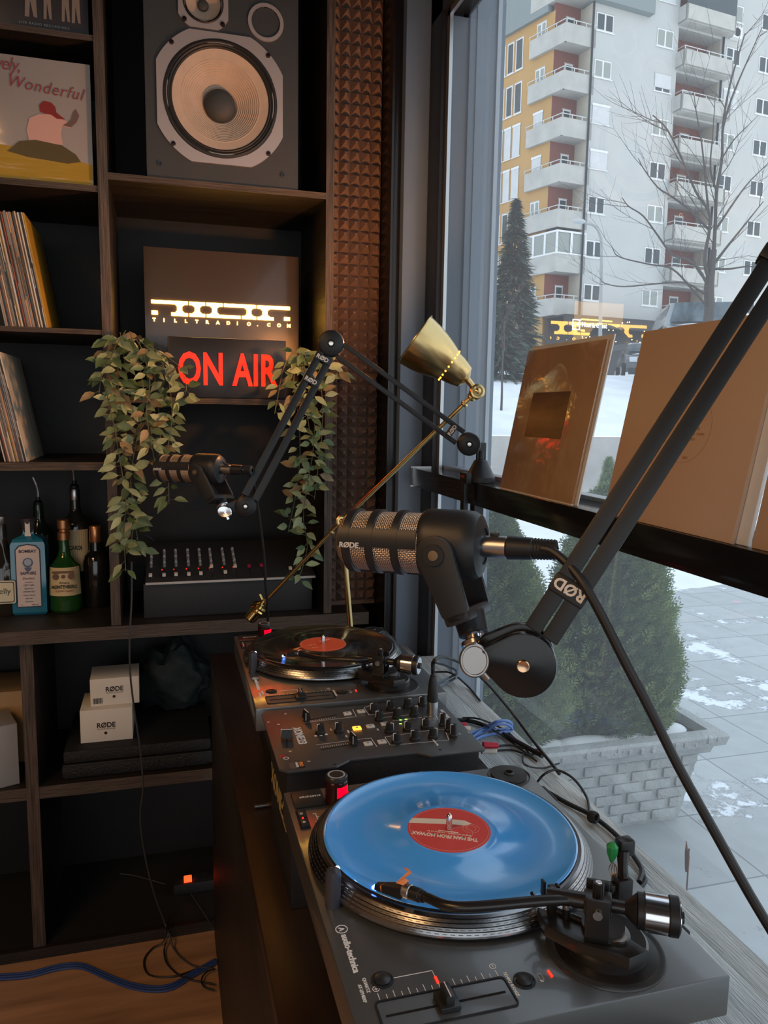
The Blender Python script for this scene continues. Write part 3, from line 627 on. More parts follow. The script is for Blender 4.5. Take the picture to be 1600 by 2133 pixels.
# tall conifer left of the building, seen beside the outer pier
def conifer(x, y, z0, h, r, n, label, seed, name='conifer_tree', group=None):
    rn = random.Random(seed); T = Thing(name, label, 'tree', (x, y, z0), 0, group); g = M(); vs = []; fs = []; mi = []
    for i in range(n):
        t = rn.random()**1.1; a = rn.uniform(0, 6.283); R = r*(1-t)**.8*(.55+.6*abs(math.sin(t*34+a))); 
        c = V((math.cos(a)*R*rn.uniform(.3, 1), math.sin(a)*R*rn.uniform(.3, 1), h*(.10+.9*t)-R*.15)); out = V((math.cos(a), math.sin(a), rn.uniform(-.5, .25))).normalized(); L = rn.uniform(.15, .46)*(1.2-t*.7)
        sd = out.cross(V((rn.uniform(-1, 1), rn.uniform(-1, 1), 1))).normalized()*L*.12; k0 = len(vs)
        vs += [c-sd, c+sd, c+out*L+V((0, 0, -.2*L))]; fs.append((k0, k0+1, k0+2)); mi.append(rn.choice((0, 0, 1, 2)))
    g.v += vs; g.f += fs; g.m += mi; g.sm += [False]*len(fs)
    T.part('foliage', g, [mat('spruce_green', (.055, .085, .06), .7), mat('spruce_green_light', (.10, .13, .09), .7), THU[2]])
    T.part('trunk', M().cyl((0, 0, -.3), (0, 0, h*.97), r*.09, .01, 8), BARK); return T
q = PY(1060, 850, 24); conifer(q.x, q.y, 2.4, PY(1058, 412, 24).z-2.4, 1.05, 9000, 'tall ragged spruce standing left of the building, beside the outer pier', 21)
q = PY(1042, 900, 19); conifer(q.x, q.y, 1.9, 2.6, .9, 3000, 'low loose conifer in the snow just right of the outer pier', 22)
g = M(); q0 = PY(1043, 878, 15.5); q1 = PY(1046, 780, 15.5); g.tube([q0, q0.lerp(q1, .5)+V((.01, 0, 0)), q1], [.03, .025, .02], 6)
branchy(g, q1, V((0, 0, 1)), .02, 1.2, 2, random.Random(5)); solo('sapling', g, BARK, 'thin bare sapling standing in the snow bank left of the small record sleeve', 'tree')
# ================================================================== turntables (local: X towards the near end, Y towards the window, Z = 0 at the plinth top)
PLI = mat('matte_black_plinth', (.040, .047, .051), .38, spec=1.0, ior=1.75, coat=.5, noise_s=3, noise_a=.12, rvar=.04)
PLAT = mat('platter_aluminium', (.30, .30, .31), .22, 1)
TA = mat('tonearm_black', (.014, .013, .013), .28, spec=.6)
BLED = mat('blue_stylus_light', (.1, .2, 1), .3, emit=(.10, .25, 1), es=6); WLED = mat('white_target_light', (1, 1, 1), .3, emit=(.8, .85, 1), es=14)
ORG = mat('orange_plastic', (.85, .27, .07), .45)
PLD = mat('platter_dark_band', (.07, .06, .055), .3, 1)
def turntable(loc, label, arm, group):
    T = Thing('turntable', label, 'turntable', loc, math.radians(-90), group); H = 0.0
    w, d = .450, .357
    T.part('plinth', M().box((-w/2, -d/2, -.042), (w/2, d/2, 0), 0, .002), PLI)
    T.part('base', M().box((-w/2+.03, -d/2+.03, -.105), (w/2-.030, d/2-.03, -.042), 0, .004), BLKM)
    for fx in (-1, 1):
        for fy in (-1, 1): T.part('foot', M().cyl((fx*.165, fy*.11, -.12), (fx*.165, fy*.11, -.105), .022, n=20), RUB)
    c = V((-.040, -.006, 0))
    # platter: stepped rim with four rows of strobe dots
    pr = [(0, .004), (.158, .004), (.168, .0045), (.1687, .006), (.1683, .0078), (.1668, .0110), (.1660, .0116), (.1645, .0142), (.1636, .0148), (.1620, .0172), (.1610, .0178), (.1592, .0202), (.1582, .0210), (.155, .0225), (0, .0225)]
    g = M().lathe(pr[:5], 96, 0, TR(c)).lathe(pr[-3:], 96, 0, TR(c))
    for i in range(4, 12): g.lathe(pr[i:i+2], 96, 1 if i % 2 else 0, TR(c))
    pt = T.part('platter', g, [PLAT, PLD], ang=20)
    g = M()
    for r, z, n in ((.1678, .0094, 132), (.1655, .0129, 138), (.1630, .0160, 126), (.1603, .0190, 120)):
        for i in range(n):
            a = 2*math.pi*i/n; u = V((math.cos(a), math.sin(a), 0)); v_ = V((-u.y, u.x, 0)); q = c+u*(r-.0006); q.z = z
            dn = (u*.3+V((0, 0, .6))).normalized(); e = v_*.0022; f_ = (dn.cross(v_)).normalized()*.0007
            q = q+dn*.0003; g.add([q-e-f_, q+e-f_, q+e+f_, q-e+f_], [(0, 1, 2, 3)], 0, None, False)
    g.obj('strobe_dots', mat('strobe_dot_silver', (.22, .22, .23), .4, .9), pt)
    g = M().lathe([(0, .0235), (.151, .0235), (.151, .0225), (0, .0225)], 64, 0, TR(c)); g.obj('slipmat', mat('black_felt', (.01, .01, .01), .9), pt)
    g = M().lathe([(.0038, .02), (.0038, .040), (.0030, .043), (0, .047)], 16, 0, TR(c)); g.obj('spindle', CHROME, pt)
    # start button, speed selector
    T.part('start_stop_button', M().box((-.218, -.170, 0), (-.176, -.128, .0035), 0, .001).text('START/STOP', .0052, TR(V((-.201, -.1465, .0036))) @ RZ(-90) @ TR(V((-.015, 0, 0))), 1), [SATIN, WHITE])
    g = M().box((-.170, -.171, 0), (-.126, -.158, .0012), 0).box((-.168, -.169, 0), (-.150, -.160, .003), 1, .0006).box((-.146, -.169, 0), (-.128, -.160, .003), 1, .0006)
    g.text('33', .005, TR(V((-.161, -.1665, .0031))), 2).text('45', .005, TR(V((-.140, -.1665, .0031))), 2)
    for a in ((-.160, -.150, -.159, -.146), (-.140, -.150, -.139, -.146), (-.160, -.1465, -.139, -.1455), (-.151, -.146, -.150, -.143)): g.box((a[0], a[1], 0), (a[2], a[3], .0004), 2)
    T.part('speed_selector', g, [BLKM, SATIN, WHITE]); T.part('speed_light', M().sphere((-.149, -.1645, .002), .0013, 0, None, 8), REDLED)
    # strobe light turret with red window and knurled knob
    k = V((-.184, -.113, 0)); g = M().lathe([(.0150, 0), (.0150, .030), (.0140, .0315), (0, .0315)], 36, 0, TR(k)); so = T.part('strobe_turret', g, mat('dark_red_turret', (.028, .005, .007), .18))
    M().lathe([(.0149, .0325), (.0149, .037), (.0135, .0385), (0, .0385)], 36, 0, TR(k)).lathe([(.0095, .0386), (.0120, .0386)], 24, 1, TR(k)).obj('power_knob', [SATIN, GREYP], so)
    g = M().lathe([(.01515, .004), (.01515, .026)], 10, 0, TR(k), math.radians(-8), math.radians(72)); g.obj('strobe_window', mat('strobe_red_window', (.9, .0, .01), .3, emit=(1, .0, .012), es=1.6), so)
    # target light pillar
    q = V((.030, -.163, 0)); o = T.part('target_light', M().lathe([(.0085, 0), (.0085, .034), (.0075, .040), (.004, .0425), (0, .043)], 24, 0, TR(q)), mat('grey_pillar_plastic', (.04, .042, .055), .3))
    M().sphere(q+V((-.0055, .0055, .0375)), .003, 0, None, 10).obj('light_window', WLED, o)
    # adapter recess
    q = V((-.196, .146, 0)); g = M().lathe([(.031, .0003), (.0305, .0012), (.029, .0006)], 40, 0, TR(q)).lathe([(.0265, .0006), (.026, .0035), (.0075, .0042), (.006, .0015), (0, .0012)], 40, 1, TR(q)).lathe([(.0075, .0045), (.0068, .0062), (.0052, .0062), (.005, .002)], 24, 1, TR(q))
    T.part('adapter_disc', g, [BLK, SATIN])
    # pitch fader
    g = M().ring(rrect(.034, .123, .004), rrect(.037, .126, .005), 0, .0014, 0, TR(V((.1905, -.0935, 0)))).prism(rrect(.033, .122, .003), .0001, .0004, 1, TR(V((.1905, -.0935, 0)))).box((.1895, -.150, .0004), (.1915, -.037, .0009), 2)
    pf = T.part('pitch_fader', g, [BLK, PLI, mat('fader_slot', (.002, .002, .002), .9)])
    M().box((.1795, -.103, .001), (.2015, -.084, .006), 0, .001).box((.1815, -.0975, .005), (.1995, -.0895, .015), 0, .0012).box((.1815, -.0939, .0145), (.1995, -.0931, .0153), 1).obj('fader_cap', [SATIN, WHITE], pf)
    g = M()
    for i in range(17):
        y = -.150+i*.0072; L = .008 if i % 2 == 0 else .005
        if i == 8: L = .012
        g.box((.1705-L, y-.0003, 0), (.1705, y+.0003, .0003), 0)
    g.ring(circ(.0028, 20), circ(.0033, 20), 0, .0003, 0, TR(V((.157, -.150, 0)))).ring(circ(.0028, 20), circ(.0033, 20), 0, .0003, 0, TR(V((.157, -.0348, 0))))
    for y in (-.150, -.0348): g.box((.1555, y-.0003, 0), (.1585, y+.0003, .0003), 0)
    g.box((.1567, -.1515, 0), (.1573, -.1485, .0003), 0)
    g.box((.1475, -.134, 0), (.1481, -.0924, .0003), 0).box((.1475, -.0930, 0), (.158, -.0924, .0003), 0)
    g.text('QUARTZ', .0046, TR(V((.141, -.1590, .0002))), 0).text('TEMPO RANGE', .0046, TR(V((.167, -.0290, .0002))), 0)
    g.text('audio-technica', .0098, TR(V((.078, -.1650, .0002))), 0, bold=.02, sx=.95).text('AT-LP140XP', .006, TR(V((.148, -.1650, .0002))) @ MX.Diagonal(V((.7, .8, 1, 1))), 0)
    g.ring(circ(.0055, 24), circ(.0064, 24), 0, .0003, 0, TR(V((.0695, -.1625, 0)))).text('A', .0085, TR(V((.0668, -.1655, .0002))), 0)
    g.text('X', .004, TR(V((.185, .0005, .0002))), 0)
    T.part('lettering', g, GREYP if 0 else WHITE)
    for y, nm in ((-.1415, 'quartz_button'), (-.014, 'tempo_range_button')):
        T.part(nm, M().lathe([(.0105, .0002), (.0105, .0012), (.0090, .0012), (.0088, .0004)], 32, 0, TR(V((.148 if y < -.1 else .182, y, 0)))).lathe([(.0080, 0), (.0080, .0022), (.0070, .0028), (0, .0028)], 32, 1, TR(V((.148 if y < -.1 else .182, y, 0)))), [BLK, SATIN])
    for x, y in ((.1605, -.0927), (.180, .0135)): T.part('indicator_light', M().box((x-.0042, y-.0011, 0), (x+.0042, y+.0011, .0012), 0, .0004), REDLED)
    T.part('indicator_light', M().ring(rrect(.0078, .003, .001), rrect(.0092, .0042, .0015), 0, .0005, 0, TR(V((.1815, .003, 0)))), GREYP)
    # tonearm assembly
    A = V((.163, .083, 0))
    g = M().lathe([(.058, .0003), (.0575, .0018), (.055, .0026), (.050, .0018)], 64, 0, TR(A)).lathe([(.050, .0018), (.040, .003), (.040, .012), (.0375, .014), (0, .014)], 64, 1, TR(A)).lathe([(.026, .014), (.026, .022), (.021, .024), (.0205, .030), (0, .031)], 40, 1, TR(A+V((.003, -.006, 0))))
    ab = T.part('tonearm_base', g, [mat('arm_base_ring', (.03, .033, .036), .28), TA])
    M().prism([(A.x-.045, A.y-.052), (A.x-.018, A.y-.058), (A.x+.012, A.y-.040), (A.x+.045, A.y-.004), (A.x+.040, A.y+.020), (A.x+.015, A.y+.010), (A.x-.02, A.y-.022)], .012, .024, 0, bev=.002).obj('height_ring', TA, ab)
    M().lathe([(.0105, .010), (.0105, .0265), (.0098, .0272), (0, .0272)], 28, 0, TR(V((.181, .083, 0)))).lathe([(.0095, .0274), (0, .0274)], 28, 1, TR(V((.181, .083, 0)))).obj('anti_skate_knob', [TA, mat('silver_cap', (.42, .43, .44), .35, .6)], ab)
    # arm rest and lift
    r0 = A+V((-.034, -.042, 0))
    g = M().box((r0.x-.004, r0.y-.004, .012), (r0.x+.004, r0.y+.004, .052), 0, .001).box((r0.x-.0035, r0.y-.012, .046), (r0.x+.0035, r0.y-.009, .060), 0, .001).box((r0.x-.0035, r0.y-.012, .044), (r0.x+.0035, r0.y+.006, .048), 0, .001).box((r0.x-.0035, r0.y+.004, .046), (r0.x+.0035, r0.y+.007, .053), 0, .001)
    g.tube([r0+V((0, 0, .03)), r0+V((-.006, -.012, .034)), r0+V((-.006, -.020, .044))], .0018, 6).cyl(r0+V((.012, .01, .01)), r0+V((.012, .01, .034)), .004, n=12).sphere(r0+V((.012, .01, .036)), .0045, 1, None, 10).cyl(r0+V((-.004, 0, .026)), r0+V((.03, .028, .026)), .003, n=8)
    ab2 = T.part('arm_rest', g, [TA, STEEL])
    # cue lever
    T.part('cue_lever', M().tube([A+V((-.012, .042, .014)), A+V((-.020, .052, .020)), A+V((-.026, .066, .030))], .0028, 8), TA)
    # arm tube, gimbal, counterweight, headshell and cartridge
    cw0, cw1, piv, j1, b1, b2, hs, tip = arm
    ax = (cw1-cw0).normalized(); up = V((0, 0, 1)); sd = up.cross(ax).normalized()
    to = T.part('tonearm', M().tube([piv-ax*.02, j1, b1, b2, hs], [.0052, .0052, .0050, .0048, .0048], 14, sub=8).cyl(piv-ax*.030, cw0+ax*.004, .0062, n=16).cyl(piv-ax*.048, piv-ax*.010, .0068, .0080, n=16), TA)
    gb = M(); Q = frame(piv, ax, up)
    gb.box((-.011, -.018, -.030), (.011, -.0145, .014), 0, .001, Q).box((-.011, .0145, -.030), (.011, .018, .014), 0, .001, Q).box((-.011, -.018, -.030), (.011, .018, -.024), 0, .001, Q).box((-.013, -.0095, -.008), (.013, .0095, .008), 0, .002, Q)
    gb.cyl(Q @ V((0, -.004, .006)), Q @ V((0, -.004, .024)), .0052, n=20).cyl(Q @ V((0, -.004, .0241)), Q @ V((0, -.004, .0246)), .0032, .0030, n=16, mi=1).cyl(Q @ V((0, -.021, 0)), Q @ V((0, -.018, 0)), .0045, n=16, mi=1)
    gb.obj('gimbal', [TA, CHROME], to)
    M().cyl(cw0-ax*.012, cw0, .0062, .0150, n=32, bev=.0008).cyl(cw0, cw0+ax*.006, .0165, n=36).cyl(cw0+ax*.006, cw0+ax*.028, .0178, n=48, mi=1, bev=.0007).cyl(cw0+ax*.028, cw0+ax*.0375, .0182, n=48, bev=.0008).cyl(cw0+ax*.0375, cw0+ax*.0385, .0155, n=32, mi=1).cyl(cw0+ax*.038, cw0+ax*.042, .0055, n=20).obj('counterweight', [BLK, CHROME], to)
    hx = (tip-hs).normalized(); Q = frame(hs, hx, up)
    M().cyl(Q @ V((-.014, 0, 0)), Q @ V((-.002, 0, 0)), .0068, n=24, bev=.0006).cyl(Q @ V((-.018, 0, 0)), Q @ V((-.014, 0, 0)), .0058, n=20).cyl(Q @ V((-.002, 0, 0)), Q @ V((.007, 0, 0)), .0072, n=24, mi=1, bev=.0006).obj('collar', [BLK, STEEL], to)
    L = (tip-hs).length
    M().add([Q @ V(p) for p in ((.006, -.008, -.006), (.006, .008, -.006), (.006, .007, .005), (.006, -.007, .005), (L, -.0035, -.009), (L, .0035, -.009), (L-.001, .003, -.003), (L-.001, -.003, -.003))], [(0, 1, 2, 3), (7, 6, 5, 4), (0, 4, 5, 1), (1, 5, 6, 2), (2, 6, 7, 3), (3, 7, 4, 0)], 0, None, False).obj('cartridge', BLK, to)
    M().add([Q @ V(p) for p in ((L*.80, -.0042, -.0086), (L*.80, .0042, -.0086), (L*.80, .004, -.0018), (L*.80, -.004, -.0018), (L*.76, -.0048, -.0086), (L*.76, .0048, -.0086), (L*.76, .0045, -.0008), (L*.76, -.0045, -.0008))], [(0, 1, 2, 3), (7, 6, 5, 4), (0, 4, 5, 1), (1, 5, 6, 2), (2, 6, 7, 3), (3, 7, 4, 0)], 0, None, False).obj('cartridge_band', ORG, to)
    M().box((L-.002, -.0030, -.0105), (L+.004, .003, -.0065), 0, .001, Q).obj('stylus_light', BLED, to)
    M().add([Q @ V(p) for p in ((.004, .004, .0075), (.004, -.006, .0075), (.009, -.006, .009), (.012, .006, .009), (.016, -.020, .007), (.012, -.022, .006), (.030, -.030, .003), (.026, -.033, .0025))], [(0, 1, 2, 3), (3, 2, 5, 4), (4, 5, 7, 6)], 0, None, False).obj('finger_lift', ORG, to)
    for x in (-.14, .14): T.part('hinge', M().box((x-.02, d/2, -.03), (x+.02, d/2+.006, -.002), 0, .002), BLK)
    return T
mm = lambda x, y, z: V((x/1000, y/1000, z/1000))
arm_near = (mm(187, 99, 55), mm(206, 131, 55), mm(168, 68, 55), mm(150, 16, 54), mm(131, -60, 48), mm(101, -83, 42), mm(85, -96, 40), mm(50, -122, 35))
arm_far = (mm(201, 92, 55), mm(222, 121, 55), mm(178, 62, 55), mm(160, 12, 54), mm(124, -40, 49), mm(82, -63, 44), mm(62, -74, 42), mm(30, -100, 37))
t_near = turntable((.3245, .7705, 1.157), 'nearer black turntable, a sky blue record turning on it', arm_near, 'pair of black turntables')
t_far = turntable((.3215, 1.5285, 1.157), 'farther black turntable beyond the mixer, carrying a black record', arm_far, 'pair of black turntables')
# spare cartridge on the near deck
T = Thing('spare_cartridge', 'small spare cartridge with a green body and loose wires, standing on the nearer turntable', 'cartridge', (.3245+.140, .7705-.103, 1.157), math.radians(-90))
T.part('holder', M().box((-.008, -.010, 0), (.008, .008, .030), 0, .002).box((-.006, -.018, .014), (.004, -.006, .024), 0, .002).tube([(0, 0, .03), (-.002, 0, .042), (-.006, .002, .056)], [.006, .0055, .007], 10).box((-.016, -.003, .050), (-.002, .015, .068), 0, .003), TA)
T.part('cartridge_body', M().lathe([(.002, 0), (.006, .010), (.0065, .018), (.003, .022), (0, .022)], 8, 0, TR(V((-.008, -.010, .044)))), mat('green_plastic', (.03, .30, .09), .3))
g = M()
for i in range(4): g.tube([(-.008+i*.002, -.009, .044), (-.009+i*.002, -.012+.002*i, .034), (-.003+i*.001, -.008, .024)], .0005, 5)
T.part('wires', g, mat('copper_wire', (.4, .22, .10), .4, .8))

# records on the platters
def record(loc, name, label, vm, lm, extra=None, rz=0, group=None):
    T = Thing(name, label, 'record', loc, rz, group)
    g = M().lathe([(0, 0), (.1500, 0), (.1508, .0008), (.1500, .0018), (.1465, .0017), (.146, .0014), (.0605, .0014), (.060, .0017), (.052, .0017), (.0508, .0018), (0, .0018)], 128)
    T.part('disc', g, vm, ang=60)
    T.part('centre_label', M().lathe([(.0500, .0018), (.0498, .0021), (.0040, .0021)], 64), lm)
    if extra: extra(T)
    return T
def vinyl(name, col, rough, bs):
    m = mat(name, col, rough, spec=.6, coat=1); nt = m.node_tree; b = nt.nodes['Principled BSDF']
    tc = nt.nodes.new('ShaderNodeTexCoord'); wv = nt.nodes.new('ShaderNodeTexWave'); wv.wave_type = 'RINGS'; wv.rings_direction = 'Z'; wv.inputs['Scale'].default_value = 320
    bp = nt.nodes.new('ShaderNodeBump'); bp.inputs['Strength'].default_value = bs; bp.inputs['Distance'].default_value = .0004
    w2 = nt.nodes.new('ShaderNodeTexWave'); w2.wave_type = 'RINGS'; w2.rings_direction = 'Z'; w2.inputs['Scale'].default_value = 14; w2.inputs['Distortion'].default_value = .2
    mr = nt.nodes.new('ShaderNodeMapRange'); mr.inputs['To Min'].default_value = rough*.75; mr.inputs['To Max'].default_value = rough*1.35
    nt.links.new(tc.outputs['Object'], wv.inputs[0]); nt.links.new(tc.outputs['Object'], w2.inputs[0]); nt.links.new(wv.outputs[1], bp.inputs['Height']); nt.links.new(bp.outputs[0], b.inputs['Normal'])
    nt.links.new(w2.outputs[1], mr.inputs[0]); nt.links.new(mr.outputs[0], b.inputs['Roughness']); return m
BLUEV = vinyl('sky_blue_vinyl', (.075, .40, 1.0), .11, .04); BLKV = vinyl('black_vinyl', (.008, .008, .009), .20, .30)
def near_label(T):
    Q = RZ(-27) @ TR(V((0, 0, .0022)))
    CR = mat('cream_print', (.80, .72, .60), .6); g = M()
    g.text('THE MAN FROM MO\'WAX', .0092, Q @ RZ(180) @ TR(V((-.036, .0145, 0))), 0, bold=.03, sx=.72).text('Original soundtrack - the story so far', .0035, Q @ RZ(180) @ TR(V((-.028, .009, 0))), 0)
    g.box((-.012, -.0070, 0), (.012, -.0055, .0001), 0, 0, Q)
    T.part('label_lettering', g, CR)
    g = M(); pts = [(-.046, .018), (-.030, .034), (.010, .026), (.020, .023), (.026, .016), (.020, .010), (.008, .012), (-.040, .012)]
    g.prism([(x, y) for x, y in [(-.0485, .009), (-.0475, .014), (-.0445, .0205), (.008, .022), (.020, .0205), (.028, .014), (.020, .009), (.008, .0105)]], 0, .0001, 0, RZ(-20) @ TR(V((0, 0, .00215))))
    T.part('label_picture', g, mat('beige_print', (.72, .66, .54), .6))
    g = M(); 
    for r, x, y in ((.010, .026, -.006), (.006, .026, -.006), (.013, .012, -.012)): g.ring(circ(r-.0002, 40), circ(r+.0002, 40), 0, .0001, 0, TR(V((x, y, .0022))))
    g.ring(circ(.0470, 64), circ(.0474, 64), 0, .0001, 0, TR(V((0, 0, .0022))))
    T.part('label_rings', g, mat('pink_print', (.75, .40, .34), .6))
cn = V((.3245-.006, .7705+.040, 1.157+.0236)); cf = V((.3215-.006, 1.5285+.040, 1.157+.0236))
record(cn, 'vinyl_record', 'sky blue vinyl record with a red centre label, on the nearer turntable', BLUEV, mat('red_paper_label', (.62, .055, .045), .5), near_label)
def far_label(T):
    g = M().ring(circ(.0470, 64), circ(.0474, 64), 0, .0001, 0, TR(V((0, 0, .0022)))).text('Sunset', .011, RZ(35) @ TR(V((.008, .012, .0022))), 0, bold=.01).text('vol. 2', .008, TR(V((-.032, -.006, .0022))) @ RZ(20), 0).text('side A', .005, TR(V((-.028, -.022, .0022))), 0)
    T.part('label_lettering', g, mat('pink_print', (.75, .40, .34), .6))
record(cf, 'vinyl_record', 'black vinyl record with a plain orange red centre label, on the farther turntable', BLKV, mat('orange_red_label', (.75, .10, .035), .5), far_label)

# supports under the decks
for y, lb in ((.7705, 'low black wooden riser under the nearer turntable'), (1.5285, 'low black wooden riser under the farther turntable')):
    solo('deck_riser', M().box((.195, y-.17, .9305), (.470, y+.17, 1.036), 0, .002), mat('riser_black', (.013, .012, .012), .45, noise_s=5, noise_a=.4), lb, 'riser', 'risers under the turntables')
# ================================================================== mixer on its printed carton (local axes as the turntables)
mz = 1.68-.526
MXR = Thing('dj_mixer', 'flat black two channel mixer with rows of knobs between the turntables', 'mixer', (.3135, 1.180, mz-.0), math.radians(-90), None)
mt = mat('mixer_faceplate', (.036, .039, .043), .36, spec=.9, ior=1.6, noise_s=40, noise_a=.08)
def lx(p): return MXR.inv @ p
w, d = .238, .325          # local x (along world -y) and local y (towards the window)
hx_ = w/2; hy = d/2
out = [(-hx_, -hy+.012), (-hx_+.012, -hy), (hx_-.012, -hy), (hx_, -hy+.012), (hx_, -.078), (hx_-.016, -.055), (hx_-.016, .052), (hx_, .070), (hx_, hy-.003), (hx_-.003, hy), (-hx_+.003, hy), (-hx_, hy-.003), (-hx_, .085), (-hx_+.014, .062), (-hx_+.014, -.045), (-hx_, -.070)]
MXR.part('faceplate', M().prism([(x, y) for x, y in out], -.003, 0, 0, bev=.0008), mt)
MXR.part('body', M().box((-hx_+.018, -hy+.012, -.052), (hx_-.018, hy-.004, -.003), 0, .002), BLKM)
def knob(x, y, r=.0068, h=.016, ang=0, cap=WHITE):
    g = M().lathe([(r*1.25, 0), (r*1.22, .004), (r, .0055), (r*.88, h), (r*.78, h+.0006), (0, h+.0006)], 20, 0, TR(V((x, y, 0))))
    a = math.radians(ang); g.box((-.0006, -r*1.0, .005), (.0006, -r*.2, h+.001), 1, 0, TR(V((x, y, 0))) @ RZ(ang))
    return MXR.part('knob', g, [BLK, cap])
def mloc(px, py, h=0): return lx(PZ(px, py, mz+h))
def c1_(x, y): return (470+x/2.7586, 1270+y/2.7586)
for (kx, ky) in ((850, 585), (884, 632), (948, 572), (985, 618), (1045, 560), (1083, 604), (1130, 545), (545, 708), (652, 700), (942, 702), (1046, 690), (1148, 676), (982, 762), (1087, 745), (1192, 732)):
    q = mloc(*c1_(kx, ky), .001); knob(q.x, q.y, ang=random.choice((0, 180, 150, 200, 20)))
for (kx, ky) in ((1248, 662), (1280, 695), (1310, 728)):
    q = mloc(*c1_(kx, ky), .001); knob(q.x, q.y, .0055, .021)
BTN = mat('pale_soft_button', (.62, .60, .56), .5); BTO = mat('lit_orange_button', (1, .4, .05), .5, emit=(1, .36, .03), es=1.6)
for (kx, ky, lit) in ((700, 595, 0), (778, 583, 0), (832, 668, 0), (915, 655, 0), (818, 768, 0), (898, 757, 0), (755, 679, 1)):
    q = mloc(*c1_(kx, ky), .002); MXR.part('button', M().box((q.x-.0058, q.y-.007, 0), (q.x+.0058, q.y+.007, .003), 0, .0012).box((q.x-.002, q.y-.002, .003), (q.x+.002, q.y+.002, .0032), 1), [BTO if lit else BTN, mat('grey_button_mark', (.25, .25, .24), .6)])
def fader(x0, y0, x1, y1, t, cross=False):
    a = mloc(*c1_(x0, y0)); b = mloc(*c1_(x1, y1)); m = (a+b)/2; L = (b-a).length; Q = frame((m.x, m.y, 0), V((b.x-a.x, b.y-a.y, 0)), (0, 0, 1))
    fo = MXR.part('fader', M().box((-L/2, -.0009, 0), (L/2, .0009, .0003), 0, 0, Q), mat('fader_slot', (.002, .002, .002), .9))
    x = (t-.5)*L
    M().box((x-.0035, -.0100, .002), (x+.0035, .0100, .0045), 0, .001, Q).add([Q @ V(p) for p in ((x-.0045, -.0095, .004), (x+.0045, -.0095, .004), (x+.0045, .0095, .004), (x-.0045, .0095, .004), (x-.0018, -.0088, .0175), (x+.0018, -.0088, .0175), (x+.0018, .0088, .0175), (x-.0018, .0088, .0175))], [(0, 1, 5, 4), (1, 2, 6, 5), (2, 3, 7, 6), (3, 0, 4, 7), (4, 5, 6, 7)], 0, None, False).box((x-.0006, -.0088, .0174), (x+.0006, .0088, .0180), 1, 0, Q).box((x-.0047, -.0096, .0045), (x-.0040, -.0084, .0172), 1, 0, Q).obj('fader_cap', [BLK, WHITE], fo)
fader(460, 638, 640, 604, .02); fader(545, 806, 760, 768, .88); fader(352, 700, 352, 790, .55)
g = M()
for i in range(13):
    for (xa, ya, xb, yb) in ((476, 642, 628, 620), (550, 790, 702, 770)):
        q = mloc(*c1_(xa+(xb-xa)*i/12, ya+(yb-ya)*i/12)); g.box((q.x-.0024, q.y-.0003, 0), (q.x+.0024, q.y+.0003, .0003), 0)
def line(pts, wd=.0005):
    for (a, b) in zip(pts, pts[1:]):
        p = mloc(*c1_(*a)); q = mloc(*c1_(*b)); dd_ = V((q.x-p.x, q.y-p.y, 0)); n = V((-dd_.y, dd_.x, 0)).normalized()*wd
        g.add([(p.x-n.x, p.y-n.y, .0003), (p.x+n.x, p.y+n.y, .0003), (q.x+n.x, q.y+n.y, .0003), (q.x-n.x, q.y-n.y, .0003)], [(3, 2, 1, 0)], 0, None, False)
line([(450, 650), (752, 615), (730, 573)]); line([(520, 778), (835, 738), (870, 788)]); line([(945, 778), (915, 732), (1200, 690), (1260, 690), (1284, 750), (950, 780)]); line([(795, 565), (825, 606), (960, 592)]); line([(795, 565), (830, 552)]); line([(890, 622), (1110, 600)]); line([(960, 640), (1210, 610), (1222, 634)])
gm = M()
for i in range(7):
    for k in range(2):
        q = mloc(*c1_(1005+i*32, 634-i*3.5+k*22)); 
        gm.box((q.x-.0012, q.y-.002, 0), (q.x+.0012, q.y+.002, .0004), 0 if i < 2 else 1)
for (kx, ky) in ((345, 597), (245, 645), (303, 658), (372, 813), (478, 870), (1392, 703), (517, 725), (548, 722), (578, 716)):
    q = mloc(*c1_(kx, ky)); g.lathe([(0, .0006), (.0022, .0004), (.0025, 0)], 12, 0 if kx > 510 and kx < 600 else 3, TR(V((q.x, q.y, 0))))
for (kx, ky) in ((962, 494), (627, 890), (1232, 805)):
    q = mloc(*c1_(kx, ky)); g.lathe([(0, .0004), (.0022, .0003)], 12, 4, TR(V((q.x, q.y, 0))))
q = mloc(*c1_(375, 672)); g.text('XONE:23', .019, TR(V((q.x, q.y, .0003))) @ TR(V((.006, .002, 0))), 0, bold=.015, sx=.86)
q = mloc(*c1_(1232, 578)); g.text('ALLEN&HEATH', .008, TR(V((q.x-.002, q.y, .0003))) @ RZ(0), 0, bold=.01, sx=.72)
q = mloc(*c1_(347, 852)); g.ring(circ(.0034, 20), circ(.0042, 20), 0, .0003, 0, TR(V((q.x+.001, q.y, 0)))); q = mloc(*c1_(328, 843)); g.ring(circ(.0026, 20), circ(.0042, 20), 0, .0006, 5, TR(V((q.x, q.y, 0))))
for (tx, ty, s) in ((600, 690, 'WET'), (700, 700, 'FREQ'), (690, 730, 'RES'), (870, 690, 'CUE'), (1190, 750, 'MASTER LEVEL'), (1340, 715, 'ON')):
    q = mloc(*c1_(tx, ty)); g.text(s, .0040, TR(V((q.x, q.y, .0003))) @ RZ(0) @ TR(V((-.004, 0, 0))), 0)
MXR.part('level_meter', gm, [mat('green_meter_light', (.2, .8, .1), .4, emit=(.25, .9, .08), es=2), mat('dark_meter', (.08, .09, .08), .5)])
